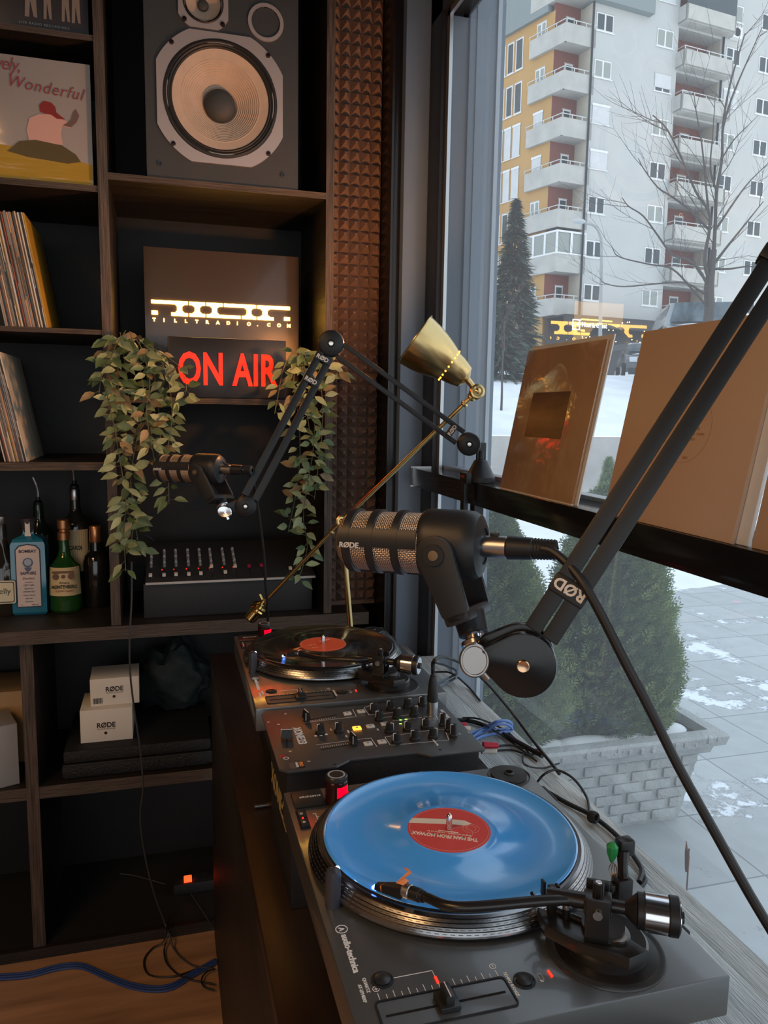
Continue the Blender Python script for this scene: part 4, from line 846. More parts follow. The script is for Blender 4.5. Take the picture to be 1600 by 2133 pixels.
q = mloc(*c1_(413, 893)); MXR.part('sticker', M().box((q.x-.010, q.y-.012, 0), (q.x+.010, q.y-.003, .0004), 0).box((q.x-.010, q.y-.003, 0), (q.x+.010, q.y+.010, .0005), 1).text('PRO', .0085, TR(V((q.x-.008, q.y+.003, .0006))), 2, bold=.02, sx=.9), [mat('brown_sticker', (.12, .075, .06), .6), mat('print_black', (.004, .004, .004), .5), ORG])
g.text('FADER', .0055, TR(V((q.x-.008, q.y-.0025, .0006))), 0, bold=.01)
MXR.part('printed_markings', g, [WHITE, WHITE, WHITE, STEEL, mat('print_black', (.004, .004, .004), .5), mat('red_plastic_ring', (.5, .02, .03), .4), mat('brown_sticker', (.12, .075, .06), .6), ORG])
# carton under it
bx = Thing('mixer_carton', 'black product carton with big grey lettering, under the mixer', 'box', (.33, 1.18, .9305))
bx.part('carton', M().box((.168, 1.066, .9305), (.500, 1.292, mz-.053), 0, .002), mat('black_carton', (.014, .014, .016), .5), world=True)
fr_ = MX.Translation(V((.185, 1.0655, 1.062))) @ RX(90)
bx.part('lettering', M().text('ALLEN&HEATH', .050, MX.Translation(V((.205, 1.0655, 1.058))) @ RX(90) @ TR(V((0, 0, .0002))), 0, bold=.03, sx=.60), mat('grey_carton_print', (.42, .43, .45), .5), world=True)
bx.part('gold_lettering', M().text('XONE:23', .05, MX.Translation(V((.1675, 1.285, 1.03))) @ RZ(-90) @ RX(90), 0, bold=.02, sx=.9), mat('gold_carton_print', (.36, .27, .10), .5), world=True)
# ================================================================== broadcast microphones
def gridmat(name, hole, wire):
    m = bpy.data.materials.new(name); m.use_nodes = True; t = m.node_tree; b = t.nodes['Principled BSDF']; N = t.nodes.new; L = t.links.new
    def mth(op, a, b_=None):
        n = N('ShaderNodeMath'); n.operation = op
        for i, q in enumerate((a, b_)):
            if q is None: continue
            if isinstance(q, (int, float)): n.inputs[i].default_value = q
            else: L(q, n.inputs[i])
        return n.outputs[0]
    tc = N('ShaderNodeTexCoord'); s = N('ShaderNodeSeparateXYZ'); L(tc.outputs['Object'], s.inputs[0])
    u = mth('MULTIPLY', mth('ARCTAN2', s.outputs[1], s.outputs[2]), 46.0); v = mth('MULTIPLY', s.outputs[0], math.pi*2/.0041)
    su = mth('SINE', u); sv = mth('SINE', v); wu = mth('ABSOLUTE', su); wv = mth('ABSOLUTE', sv); par = mth('MULTIPLY', su, sv)
    h = mth('MAXIMUM', mth('ADD', wu, mth('MULTIPLY', par, .25)), mth('SUBTRACT', wv, mth('MULTIPLY', par, .25)))
    k = mth('GREATER_THAN', h, .70)
    mx = N('ShaderNodeMix'); mx.data_type = 'RGBA'; L(k, mx.inputs[0]); mx.inputs[6].default_value = hole+(1,); mx.inputs[7].default_value = wire+(1,)
    L(mx.outputs[2], b.inputs['Base Color']); mt = mth('MULTIPLY', k, .9); L(mt, b.inputs['Metallic']); b.inputs['Roughness'].default_value = .32
    bp = N('ShaderNodeBump'); bp.inputs['Strength'].default_value = .9; bp.inputs['Distance'].default_value = .0009; L(h, bp.inputs['Height']); L(bp.outputs[0], b.inputs['Normal'])
    MATS[name] = m; return m
GRID = gridmat('woven_grille', (.03, .02, .015), (.86, .66, .50))
MICB = mat('mic_body_black', (.017, .018, .020), .42)
def microphone(tip, rear, roll_up, label, stem_to, ring_r=.0175):
    x = (rear-tip).normalized(); L = (rear-tip).length; Q = frame(tip, x, roll_up); T = Thing('microphone', label, 'microphone', mw=Q, group=None)
    R = .0305; k = L/.145
    pr = [(0, 0), (.012, .0008), (.022, .004), (.0275, .009), (.0300, .017), (.0302, .090)]
    Z2X = RY(90)
    T.part('grille', M().lathe([(r, z*k) for r, z in pr], 72, 0, Z2X), GRID)
    g = M(); rr = R+.0022
    for xc, w in ((.0175, .0085), (.0415, .0085), (.0665, .0080)):        # cage bands
        a, b = (xc-w/2)*k, (xc+w/2)*k; g.lathe([(R-.001, a), (rr, a+.0008), (rr, b-.0008), (R-.001, b), (R-.001, a)], 56, 0, Z2X)
    for ang in (0, 120, 240):                                             # long bars joining the bands, one faces the viewer and carries the maker's name
        q = RX(ang) @ RX(90-8)
        n = 8; vs = []; fs = []
        for i in range(n+1):
            a_ = math.radians(-17+34*i/n); 
            for xx in (.010*k, .088*k):
                for r_ in (R-.001, R+.0018): vs.append((xx, r_*math.sin(a_), r_*math.cos(a_)))
        for i in range(n): a_ = i*4; fs += [(a_+1, a_+3, a_+7, a_+5), (a_, a_+4, a_+6, a_+2), (a_, a_+1, a_+5, a_+4), (a_+2, a_+6, a_+7, a_+3)]
        fs += [(0, 2, 3, 1), (n*4, n*4+1, n*4+3, n*4+2)]
        g.add(vs, fs, 0, q)
    T.part('grille_cage', g, MICB)
    pr = [(R-.001, .086), (.0325, .0872), (.0345, .0905), (.0350, .096), (.0345, .128), (.0335, .136), (.030, .1415), (.024, .1440), (.018, .1446), (.018, .1432), (0, .1432)]
    T.part('body', M().lathe([(r, z*k) for r, z in pr], 56, 0, Z2X @ MX.Diagonal(V((1.0, .90, 1, 1)))), MICB)
    T.part('lettering', M().text('RØDE', .0072, TR(V((.0125*k, -(R+.0026), -.0060))) @ RX(90-8), 0, bold=.035, sx=1.1), mat('silver_print', (.60, .56, .52), .5))
    # XLR plug
    T.part('plug', M().cyl((.1425*k, 0, 0), (.166*k, 0, 0), .0105, n=28, mi=1, bev=.0008).cyl((.166*k, 0, 0), (.189*k, 0, 0), .0115, .0105, n=28, bev=.0008).box((.150*k, -.003, .010), (.158*k, .003, .0135), 0, .001).lathe([(.0098, 0), (.0092, .022), (.004, .0235)], 20, 0, TR(V((.189*k, 0, 0))) @ Z2X), [BLK, STEEL])
    g = M()
    for i in range(7): g.lathe([(.0085, 0), (.0103-.0001*i, .0005), (.0103-.0001*i, .0016), (.0085, .0021)], 18, 0, TR(V((.190*k+i*.0030, 0, 0))) @ Z2X)
    T.part('strain_relief', g, RUB)
    # yoke
    st = T.inv @ stem_to; piv = V((.109*k, 0, -.009)); d = V((st.x-piv.x, 0, st.z-piv.z)).normalized(); Y = TR(piv) @ frame((0, 0, 0), d, (0, -1, 0))  # X along the yoke, Z towards viewer
    g = M()
    yl = .062*k
    for s in (1, -1):
        o = circ(.0185, 32); pts = [(.0185*math.cos(a), .0185*math.sin(a)) for a in [math.radians(t) for t in range(75, 286, 12)]]+[(yl*.55, -.0150), (yl*.86, -.0135), (yl, -.008), (yl, .008), (yl*.86, .0135), (yl*.55, .0150)]
        z0, z1 = (.0345, .0405) if s > 0 else (-.0405, -.0345)
        g.prism(pts, z0, z1, 0, Y, bev=.0015 if s > 0 else 0)
    g.box((yl-.010, -.0125, -.0405), (yl+.002, .0125, .0405), 0, .003, Y)
    g.lathe([(.0105, .0405), (.0100, .0425), (0, .0428)], 28, 0, Y)
    yo = T.part('yoke', g, MICB)
    M().lathe([(.0052, .0425), (.0048, .0438), (0, .0440)], 20, 0, Y).obj('pivot_screw', mat('bronze_screw', (.35, .26, .17), .35, .9), yo)
    e = st-V((0, 0, 0)); s0 = piv+d*yl; s1 = s0+(st-s0)*.58; sd_ = (st-s0).normalized()
    st_ = T.part('stem', M().cyl(s0-sd_*.004, s1, ring_r*.92, ring_r*.84, n=32, bev=.001), MICB)
    M().cyl(s1, st, .0095, n=24).cyl(s1+(st-s1)*.40, s1+(st-s1)*.80, .0148, n=48, bev=.0008).obj('thread_and_ring', CHROME, T.o and st_)
    return T
UPI = -_u0*0+_U
n_tip, n_rear = PD(711, 1123, .80), PD(1010, 1138, .742)
n_stem = PD(995, 1350, .735)
microphone(n_tip, n_rear, _U, 'big close microphone with copper lit wire grille, in front of the window shelf', n_stem)
f_tip, f_rear = PD(327, 975, 1.76), PD(463, 978, 1.70)
f_stem = PD(466, 1058, 1.69)
microphone(f_tip, f_rear, _U, 'distant microphone hanging in front of the ivy and the shelving', f_stem, .014)

# ================================================================== boom arms
BAR = mat('boom_arm_black', (.010, .011, .013), .42)
PADM = mat('label_band', (.010, .010, .011), .45)
def bars(T, a, b, n, sep, w, r0, r1, nm='arm_bar'):
    x = (b-a).normalized(); s = n.cross(x).normalized(); Ln = (b-a).length
    for k in (-1, 1):
        Q = frame(a+s*k*sep, x, n); T.part(nm, M().box((r0, -w/2, -w/2), (Ln-r1, w/2, w/2), 0, .0016, Q), BAR, world=True)
    return x, s
def band(T, a, x, n, t, txt, flip, w=.040, sz=.0135, wd=.017):
    Q = frame(a+x*t, x, n)
    o = T.part('label_band', M().box((-wd/2, -w/2, -.0095), (wd/2, w/2, .0105), 0, .003, Q), PADM, world=True)
    g = M(); R_ = RZ(90 if flip else -90)
    g.text(txt, sz, Q @ TR(V((0, 0, .0107))) @ R_ @ TR(V((-w*.42, -sz*.36, 0))), 0, bold=.03)
    g.obj('lettering', mat('cream_lettering', (.70, .62, .54), .5), o, T.inv)
def disc(T, c, n, r, th=.012, screw=True, nm='joint_disc'):
    Q = frame(c, n.orthogonal(), n)
    o = T.part(nm, M().lathe([(0, -th*1.6), (r*.9, -th*1.6), (r, -th*1.4), (r, th*.6), (r*.94, th*.85), (r*.80, th), (r*.30, th*1.12), (r*.22, th*.95), (0, th*.95)], 48, 0, Q), BAR, world=True)
    if screw: M().lathe([(r*.19, th*.90), (r*.17, th*1.18), (0, th*1.24)], 12, 0, Q).obj('screw', mat('screw_steel', (.7, .66, .6), .25, 1), o, T.inv)
    return o
def viewn(p): return (EYE-p).normalized()
# far arm ------------------------------------------------------------------
base = V((.737, 1.735, 1.5125))
FA = Thing('boom_arm', 'black boom arm on the window shelf holding the distant microphone', 'microphone arm', tuple(base))
J0 = PD(977, 925, 1.79); J1 = PD(690, 716, 1.755); J2 = PD(512, 1054, 1.70); n0 = viewn(J0.lerp(J1, .5)); n1 = viewn(J1.lerp(J2, .5))
FA.part('base', M().lathe([(.036, 0), (.036, .012), (.034, .014), (.017, .050), (.014, .053), (.008, .055), (.008, .075), (0, .075)], 40, 0, TR(V((0, 0, 0)))).box((-.012, -.004, .05), (.012, .004, .095), 0, .002), BAR)
FA.part('clamp', M().box((-.045, -.022, -.004), (-.0315, .022, .022), 0, .002).box((-.046, -.012, -.09), (-.034, .012, .0), 0, .002), BLK)
FA.part('clamp_lettering', M().text('RØDE', .008, TR(V((-.0455, .012, .010))) @ RZ(-90) @ RX(90), 0), mat('red_lettering', (.45, .05, .03), .5))
x, s = bars(FA, J0, J1, n0, .0155, .0115, .026, .026); band(FA, J0, x, n0, .052, 'RØD', False, w=.026, sz=.0125, wd=.015)
x, s = bars(FA, J1, J2, n1, .0125, .0165, .030, .020); band(FA, J1, x, n1, .042, 'RØD', True); band(FA, J1, x, n1, .100, 'RØD', True)
disc(FA, J0, n0, .0270); disc(FA, J1, (n0+n1)/2, .0300); disc(FA, J2, n1, .0235)
Q = frame(J2, (f_stem-J2).normalized(), n1); L = (f_stem-J2).length
FA.part('end_bracket', M().prism([(-.01, .021), (L*.75, .008), (L*.95, .006), (L*.95, -.008), (L*.75, -.010), (-.01, -.021)], -.010, .004, 0, Q, bev=.001), BAR, world=True)
c = PD(468, 1066, 1.675); FA.part('thumb_screw', M().lathe([(0, -.004), (.014, -.004), (.0155, -.002), (.0155, .002), (.0135, .0035), (.006, .0030), (0, .0026)], 32, 0, frame(c, _R+_U*-.3, viewn(c)) @ MX.Diagonal(V((1.05, .82, 1, 1)))).cyl(c, c-_U*.017+_R*.008, .004, n=10), CHROME, world=True)
# near arm -----------------------------------------------------------------
K2 = PD(1090, 1380, .700); K1 = PD(1740, 372, .690); nn2 = viewn(K2.lerp(K1, .4)); nb = V((.75, .32, 1.512))
NA = Thing('boom_arm', 'large black boom arm crossing the right side and holding the close microphone', 'microphone arm', tuple(nb))
NA.part('base', M().lathe([(.036, 0), (.036, .012), (.034, .014), (.017, .050), (.014, .053), (.008, .055), (.008, .075), (0, .075)], 40), BAR)
x, s = bars(NA, K2, K1, nn2, .0089, .0160, .030, .03)
band(NA, K2, x, nn2, .078, 'RØD', True, w=.036, sz=.0142, wd=.019); band(NA, K2, x, nn2, .4300, 'RØD', True, w=.040, sz=.0145)
disc(NA, K1, nn2, .031); nj = nb+V((0, 0, .09)); bars(NA, K1, nj, viewn(K1), .011, .012, .03, .02); disc(NA, nj, V((-1, 0, 0)), .027)
e = PD(1024, 1366, .705); d = (e-K2); L = d.length; r = .0300; Q = frame(K2, d.normalized(), nn2)
def tear(r, L, r2):
    a = math.acos((r-r2)/L); o = [(r*math.cos(t), r*math.sin(t)) for t in [a+(2*math.pi-2*a)*i/28 for i in range(29)]]; o += [(L+r2*math.cos(t), r2*math.sin(t)) for t in [-a+2*a*i/10 for i in range(11)]]; return o
NA.part('end_plate', M().prism(tear(r, L, .0125), .004, .012, 0, Q, bev=.003), mat('gloss_black_plate', (.010, .010, .011), .2), world=True)
NA.part('end_plate', M().prism(tear(r*.98, L, .0125), -.018, -.010, 0, Q @ TR(V((.002, -.004, 0))) @ RZ(-2), bev=.002), mat('gloss_black_plate', (.010, .010, .011), .2), world=True)
NA.part('end_core', M().prism(tear(r*.8, L*.9, .007), -.012, .005, 0, Q), BLK, world=True)
NA.part('joint_screw', M().lathe([(.0060, .011), (.0058, .0138), (.0050, .0145), (.0022, .0140), (0, .0138)], 20, 0, Q), mat('coppery_screw', (.72, .45, .28), .22, 1), world=True)
c = PD(988, 1376, .695)
NA.part('thumb_screw', M().lathe([(0, -.006), (.0125, -.006), (.0138, -.004), (.0140, .001), (.0128, .003), (.0118, .0030), (.0110, .0022), (0, .0020)], 40, 0, frame(c, _R, viewn(c)-_R*.55) @ MX.Diagonal(V((.98, 1.10, 1, 1)))).cyl(PD(992, 1380, .706), PD(1018, 1412, .706), .0048, n=14), mat('worn_steel', (.42, .40, .38), .32, .9), world=True)
# ================================================================== cables hanging from / lying around
CB = mat('black_cable', (.014, .014, .015), .45)
solo('microphone_cable', M().tube([PD(1128, 1142, .715), PD(1150, 1148, .71), PD(1180, 1172, .70), PD(1215, 1215, .685), PD(1252, 1280, .675), PD(1300, 1375, .665), PD(1355, 1480, .655), PD(1415, 1600, .645), PD(1490, 1735, .635), PD(1560, 1860, .625), PD(1620, 1960, .62), PD(1680, 2060, .64)], .0042, 10), CB, 'thick black cable curving down from the close microphone past the paving', 'cable')
solo('microphone_cable', M().tube([PD(502, 978, 1.67), PD(515, 984, 1.68), PD(527, 1000, 1.72), PD(533, 1030, 1.76), PD(540, 1080, 1.80), PD(549, 1150, 1.86), PD(553, 1210, 1.9), PD(557, 1260, 1.94), PD(558, 1300, 1.98), PD(556, 1345, 2.0)], .0036, 8), CB, 'thin black cable dropping from the distant microphone behind the farther turntable', 'cable')

# ================================================================== brass lamp
BSO = mat('warm_bulb_glass', (1, .6, .25), .3, emit=(1, .45, .12), es=6)
Lb = PY(741, 1330, 1.93); Lb.z = .93
LM = Thing('brass_lamp', 'brushed brass swing arm lamp with bell shade, behind the farther turntable', 'lamp', tuple(Lb))
Jm = PY(712, 1086, 1.93); Jh = PY(994, 816, 1.755); dl = (Jh-Jm).normalized(); Je = Jm-dl*.225*1.0
tgt = PY(543, 1262, 2.04); Je = tgt
LM.part('base', M().lathe([(.0, 0), (.075, 0), (.078, .006), (.072, .014), (.02, .020), (.012, .03), (0, .03)], 48), BRASS)
LM.part('post', M().cyl(Lb+V((0, 0, .02)), Jm, .0075, n=20), BRASS, world=True)
LM.part('swing_arm', M().cyl(Je, Jm, .0052, n=18).cyl(Jm, Jh-dl*.03, .0055, n=18), BRASS, world=True)
vn_ = viewn(Jm)
def bjoint(c, r): 
    Q = frame(c, vn_.orthogonal(), vn_); return M().lathe([(0, -.012), (r*.9, -.012), (r, -.010), (r, .006), (r*.92, .009), (r*.7, .010), (r*.68, .007), (r*.42, .007), (r*.40, .013), (r*.2, .015), (0, .016)], 36, 0, Q)
LM.part('joint', bjoint(Jm, .0165), BRASS, world=True); LM.part('joint', bjoint(Jh, .0185), BRASS, world=True)
LM.part('collar', M().lathe([(.0055, 0), (.010, .003), (.010, .007), (.0065, .010), (.0065, .022), (.012, .027), (.012, .030), (.008, .034)], 24, 0, frame(Jh-dl*.048, dl.orthogonal(), dl)), BRASS, world=True)
LM.part('collar', M().lathe([(.0055, 0), (.009, .003), (.009, .007), (.0065, .010), (.0065, .022)], 24, 0, frame(Jm-(Jm-Je).normalized()*.045, dl.orthogonal(), (Jm-Je))), BRASS, world=True)
de = (PY(520, 1290, 2.045)-Je).normalized()
LM.part('counterweight', M().lathe([(.004, -.020), (.009, -.016), (.009, -.008), (.020, -.002), (.022, .004), (.018, .010), (.021, .014), (.019, .020), (.0165, .022), (.0165, .046), (.013, .050), (0, .050)], 36, 0, frame(Je, de.orthogonal(), de)).cyl(Je-de*.012, Je-de*.012+_U*.022-_R*.01, .004, n=12), mat('polished_brass', (.72, .52, .20), .14, 1), world=True)
s0 = PY(968, 786, 1.765); s1 = PY(866, 709, 1.80); ax = (s1-s0); SLn = ax.length; ax.normalize(); Q = frame(s0, ax.orthogonal(), ax)
pr = [(.010, -.010), (.020, -.004), (.028, .000), (.032, .012), (.0365, .028), (.0385, .042), (.043, .052), (.050, .070), (.0575, .095), (.063, .120), (.0665, SLn), (.070, SLn+.002), (.0695, SLn+.004), (.0665, SLn+.0025)]
inn = [(r-.0015, z) for r, z in pr[::-1][3:]]
LM.part('lamp_shade', M().lathe(pr+inn, 64, 0, Q), BRASS, world=True)
g = M()
for i in range(20):
    a = 2*math.pi*i/20; q = Q @ V((.0412*math.cos(a), .0412*math.sin(a), .047)); g.sphere(q, .0024, 0, None, 8)
LM.part('vent_holes', g, mat('glowing_vent', (1, .5, .1), .4, emit=(1, .36, .04), es=3.2), world=True)
LM.part('neck', M().cyl(s0-ax*.008, Jh, .008, .007, n=18), BRASS, world=True)
LM.part('bulb', M().sphere(Q @ V((0, 0, .085)), .024, 0, None, 20).cyl(Q @ V((0, 0, .0)), Q @ V((0, 0, .065)), .014, n=18, mi=1), [BSO, WHITE], world=True)
lo = lamp('brass_lamp_light', 'POINT', tuple(Q @ V((0, 0, SLn-.030))), 15.0, (1, .42, .13), .03)

# ================================================================== record sleeves standing on the window shelf
WSL = mat('warm_lit_sleeve', (.46, .31, .20), .38, noise_s=1.5, noise_a=.05); WSL2 = mat('warm_tinted_sleeve', (.60, .44, .32), .5, noise_s=1, noise_a=.04)  # white covers; the warm room light is put into these colours
PLS = mat('warm_tinted_plastic', (.44, .27, .15), .12, coat=.9, bump=1.0, bump_s=9, noise_s=2, noise_a=.06)  # same warm light tint put into the plastic-wrapped cover's colour
EDW = mat('white_sleeve_edge', (.74, .74, .74), .5)
def sleeve(y0, y1, xb, xt, h, th, label, face, cat='record sleeve', tilt=0, extra=None, group=None, border=.0):
    b0 = V((xb, y1, 1.5125)); up = V((xt-xb, tilt, math.sqrt(max(.0001, h*h-(xt-xb)**2-tilt**2)))).normalized(); xd = V((0, y0-y1, 0)).normalized(); nrm = xd.cross(up)
    if nrm.x > 0: nrm = -nrm
    Q = MX(((xd.x, up.x, nrm.x, b0.x), (xd.y, up.y, nrm.y, b0.y), (xd.z, up.z, nrm.z, b0.z), (0, 0, 0, 1))); w = abs(y1-y0)
    T = Thing('record_sleeve', label, cat, group=group, mw=Q)
    T.part('cover', M().box((0, 0, -th), (w, h, 0), 0, .0008), face)
    if border: T.part('white_border', M().box((-.003, -.001, -th-.003), (w+border, h+border, -th-.0005)).box((-.002, -.0015, -th), (w+.001, .0015, .0005)), EDW)
    if extra: extra(T, w, h)
    return T
def sl1(T, w, h):
    T.part('picture', M().box((.070, .120, 0), (.228, .215, .0006)), mat('dark_landscape_print', (.050, .032, .024), .4, noise_s=7, noise_a=.8, stretch=(1, 5, 1)))
    T.part('inner_sleeves', M().box((.004, .003, -.0125), (w-.001, h-.002, -.0065)), mat('grey_card_edges', (.16, .13, .11), .7, noise_s=60, noise_a=.7, stretch=(1, 1, 30)))
yb1 = PX(1043, 1018, .725).y; yb0 = PX(1193, 1052, .725).y
sleeve(yb0, yb1, .722, .780, .310, .006, 'white record sleeve coloured as if warmly lit, in shiny plastic with a small dark picture on it', PLS, extra=sl1, border=.010)
def sl2(T, w, h):
    g = M().ring(circ(.050, 48), circ(.0504, 48), 0, .0004, 0, TR(V((.170, .150, 0))))
    for i, (t, y) in enumerate((('RECORDS', .150), ('SIDE A  33 RPM', .142), ('STEREO', .134), ('2020', .106))): g.text(t, .0055, TR(V((.172, y, .0002))), 0)
    T.part('printed_label', g, mat('faint_brown_print', (.38, .24, .13), .6))
ytl = PX(1362, 697, .775).y; yr = PX(1528, 1138, .722).y
sleeve(yr, yr+.310, .718, .776, .312, .006, 'plain white record sleeve coloured as if warmly lit, with a faint round print, crossed by a boom arm', WSL2, extra=sl2)
sleeve(yr-.02, yr+.285, .726, .783, .312, .006, 'white edged sleeve directly behind the plain warm-tinted sleeve', EDW)
sleeve(yr-.335, yr-.028, .725, .780, .312, .006, 'white record sleeve coloured as if warmly lit, at the right edge of the picture, beside the plain warm-tinted sleeve', WSL2)
# ================================================================== loudspeaker
YS = 2.362
S0 = PY(460, 210, YS); sx0, sx1 = -.036, .392; sz0 = Z(.6405)
SP = Thing('loudspeaker', 'big vintage loudspeaker with bare tan woofer cone, on the upper shelf', 'loudspeaker', ((sx0+sx1)/2, YS, sz0))
SPB = mat('speaker_baffle', (.040, .044, .048), .6, bump=.1, bump_s=200); ALF = mat('pinkish_aluminium_frame', (.52, .47, .47), .38, .55)
SP.part('cabinet', M().box((sx0, YS+.075, sz0), (sx1, 2.70, sz0+1.0), 0, .002).box((sx0, YS, sz0), (sx0+.016, YS+.075, sz0+1)).box((sx1-.016, YS, sz0), (sx1, YS+.075, sz0+1)).box((sx0, YS, sz0), (sx1, YS+.075, sz0+.016)), mat('walnut_cabinet', (.06, .028, .015), .4, noise_s=4, noise_a=.4, stretch=(1, 1, 8)), world=True)
def holed(g, X0, X1, Z0, Z1, c, r, n=64):        # a panel cell with a round hole
    pi_, po = [], []
    angs = sorted([2*math.pi*i/n for i in range(n)]+[math.atan2(z-c.z, x-c.x) % (2*math.pi) for x in (X0, X1) for z in (Z0, Z1)])
    for a in angs:
        u, w = math.cos(a), math.sin(a); t = min(((X1-c.x)/u if u > 1e-9 else 9), ((X0-c.x)/u if u < -1e-9 else 9), ((Z1-c.z)/w if w > 1e-9 else 9), ((Z0-c.z)/w if w < -1e-9 else 9))
        pi_.append((c.x+r*u, c.z+r*w)); po.append((c.x+t*u, c.z+t*w))
    g.ring(pi_, po, 0, .010, 0, MX(((1, 0, 0, 0), (0, 0, -1, YS+.004), (0, 1, 0, 0), (0, 0, 0, 1))))
qm = PY(423, 8, YS); g = M(); zm = sz0+.405; holed(g, sx0+.001, sx1-.001, sz0+.001, zm, S0, .158); holed(g, sx0+.001, .205, zm, zm+.25, qm, .055)
g.box((.205, YS-.006, zm), (sx1-.001, YS+.004, zm+.25)).box((sx0+.001, YS-.006, zm+.25), (sx1-.001, YS+.004, sz0+.999)); SP.part('baffle', g, SPB, world=True)
def front(c): return MX(((1, 0, 0, c[0]), (0, 0, -1, c[1]), (0, 1, 0, c[2]), (0, 0, 0, 1)))     # local x right, y up, z towards the room
def plate(a, R, n=11):
    t0 = math.acos(a/R); o = []
    for q in range(4):
        b = math.pi/2*q+math.pi/4; h = math.pi/4-t0
        o += [(R*math.cos(b-h+2*h*i/n), R*math.sin(b-h+2*h*i/n)) for i in range(n+1)]
    return o
def driver(c, a, R, rc, cone, dome, nm):
    Q = front(c); po = plate(a, R); pi_ = [((rc)*math.cos(math.atan2(y, x)), (rc)*math.sin(math.atan2(y, x))) for x, y in po]
    fo = SP.part(nm, M().ring(pi_, po, 0, .006, 0, Q), ALF, world=True)
    M().lathe([(rc, .005), (rc*.985, .008), (rc*.95, .0095), (rc*.93, .005), (rc*.91, .0075), (rc*.885, .0045), (rc*.865, .006), (rc*.84, .002)], 64, 0, Q).obj('surround', mat('rubber_surround', (.018, .018, .020), .55), fo, SP.inv)
    n = 12; pr = [(rc*.845, .002)]
    for i in range(n*2+1): t = i/(n*2); pr.append((rc*(.70-.40*t), -.006-.040*t*rc/.16+(.0016*rc/.16 if i % 2 else 0)))
    pr += [(rc*.28, -.05*rc/.16)]
    M().lathe(pr, 72, 0, Q).obj('cone', cone, fo, SP.inv, ang=12)
    M().lathe([(rc*.28, -.05*rc/.16), (rc*.27, -.036*rc/.16), (rc*.22, -.024*rc/.16), (rc*.12, -.016*rc/.16), (0, -.014*rc/.16)], 40, 0, Q).obj('dust_cap', dome, fo, SP.inv)
    k = a*.76
    for sx in (-1, 1):
        for sy in (-1, 1): M().lathe([(.0068, .006), (.0062, .0095), (.003, .0100), (.0028, .0085), (0, .0085)], 16, 0, Q @ TR(V((sx*k*1.0, sy*k*1.0, 0)))).obj('bolt', mat('dark_bronze_bolt', (.05, .03, .03), .35, .8), fo, SP.inv)
CONE = mat('tan_paper_cone', (.50, .385, .30), .75, noise_s=30, noise_a=.06); CAPM = mat('grey_dust_cap', (.05, .053, .056), .7)
driver((S0.x, YS-.0061, S0.z), .175, .194, .160, CONE, CAPM, 'woofer')
q = qm; driver((q.x, YS-.0061, q.z), .068, .078, .056, CONE, CAPM, 'midrange')
for (px, py) in ((553, 50), (522, -42)):
    q = PY(px, py, YS); Q = front((q.x, YS-.0061, q.z)); SP.part('port', M().ring(circ(.0405, 48), circ(.0505, 48), 0, .005, 0, Q).lathe([(.0405, .004), (.0405, -.001), (0, -.001)], 40, 1, Q), [ALF, mat('port_dark', (.004, .004, .004), .8)], world=True)
for (px, py) in ((334, 343), (588, 366)):
    q = PY(px, py, YS); SP.part('grille_socket', M().lathe([(.0065, .002), (.0065, .0045), (.004, .0045), (.0038, .002)], 20, 0, front((q.x, YS-.0065, q.z))), CHROME, world=True)

# ================================================================== display sleeves in the left bays
GLS = mat('glossy_grey_cover', (.33, .30, .29), .22, coat=.8, bump=.35, bump_s=6)
x1 = -.178; x0 = x1-.315; yc = 2.366; zb = Z(.6045)
T = Thing('record_sleeve', 'grey record sleeve with handwritten red title and a seated figure, in wrinkled plastic', 'record sleeve', (x0, yc, zb))
def F2(x, z, d=.0): return (x, yc-d, zb+z)
T.part('cover', M().box((x0, yc, zb), (x1, yc+.006, zb+.315), 0, .001), GLS, world=True)
def flat(pts, d, nm, m): g = M(); g.add([F2(x0+x, z, d) for x, z in pts], [tuple(range(len(pts)))], 0, None, False); return T.part(nm, g, m, world=True)
flat([(0, 0), (.314, 0), (.314, .055), (.2, .075), (.1, .085), (0, .09)], .0012, 'painted_gold_sheen', mat('golden_sheen_colour', (.42, .27, .04), .16, coat=1, bump=.9, bump_s=5, stretch=(1, 1, 3)))  # warm reflection at the cover's foot, painted as a flat golden patch
def blob(cx, cz, rx, rz, n=24, a0=0): return [(cx+rx*math.cos(2*math.pi*i/n), cz+rz*math.sin(2*math.pi*i/n)) for i in range(n)]
PK = mat('pink_flat_print', (.62, .36, .31), .3, coat=.6)
flat([(.155, .10), (.150, .130), (.158, .160), (.180, .172), (.210, .176), (.238, .168), (.262, .158), (.262, .146), (.240, .148), (.236, .128), (.240, .10)], .0016, 'figure', PK)
flat([(.240, .150), (.262, .148), (.276, .162), (.284, .180), (.276, .196), (.268, .186), (.262, .166)], .0018, 'figure_arm', mat('grey_brown_print', (.16, .10, .09), .3))
flat([(.186, .178), (.184, .196), (.196, .208), (.214, .206), (.224, .196), (.226, .182), (.248, .166), (.226, .166), (.214, .174)], .0020, 'figure_hair', mat('dark_red_print', (.24, .03, .03), .3))
flat([(.10, .070), (.13, .098), (.170, .106), (.238, .098), (.272, .078), (.284, .060), (.25, .052), (.15, .060)], .0022, 'figure_trousers', mat('olive_print', (.10, .075, .03), .3, coat=.7))
DR = mat('dark_red_lettering', (.26, .04, .045), .4)
g = M(); Qf = front((x0, yc-.001, zb)); g.text('lovely,', .050, Qf @ TR(V((.050, .278, .0012))) @ RZ(-3), 0, sx=.8, shear=.3, spacing=.9, bold=-.008); g.text('Wonderful', .044, Qf @ TR(V((.104, .236, .0012))) @ RZ(-5), 0, bold=-.008, shear=.3, spacing=1.12, sx=.88)
T.part('lettering', g, DR, world=True)
yc = 2.366; zb = Z(.991)
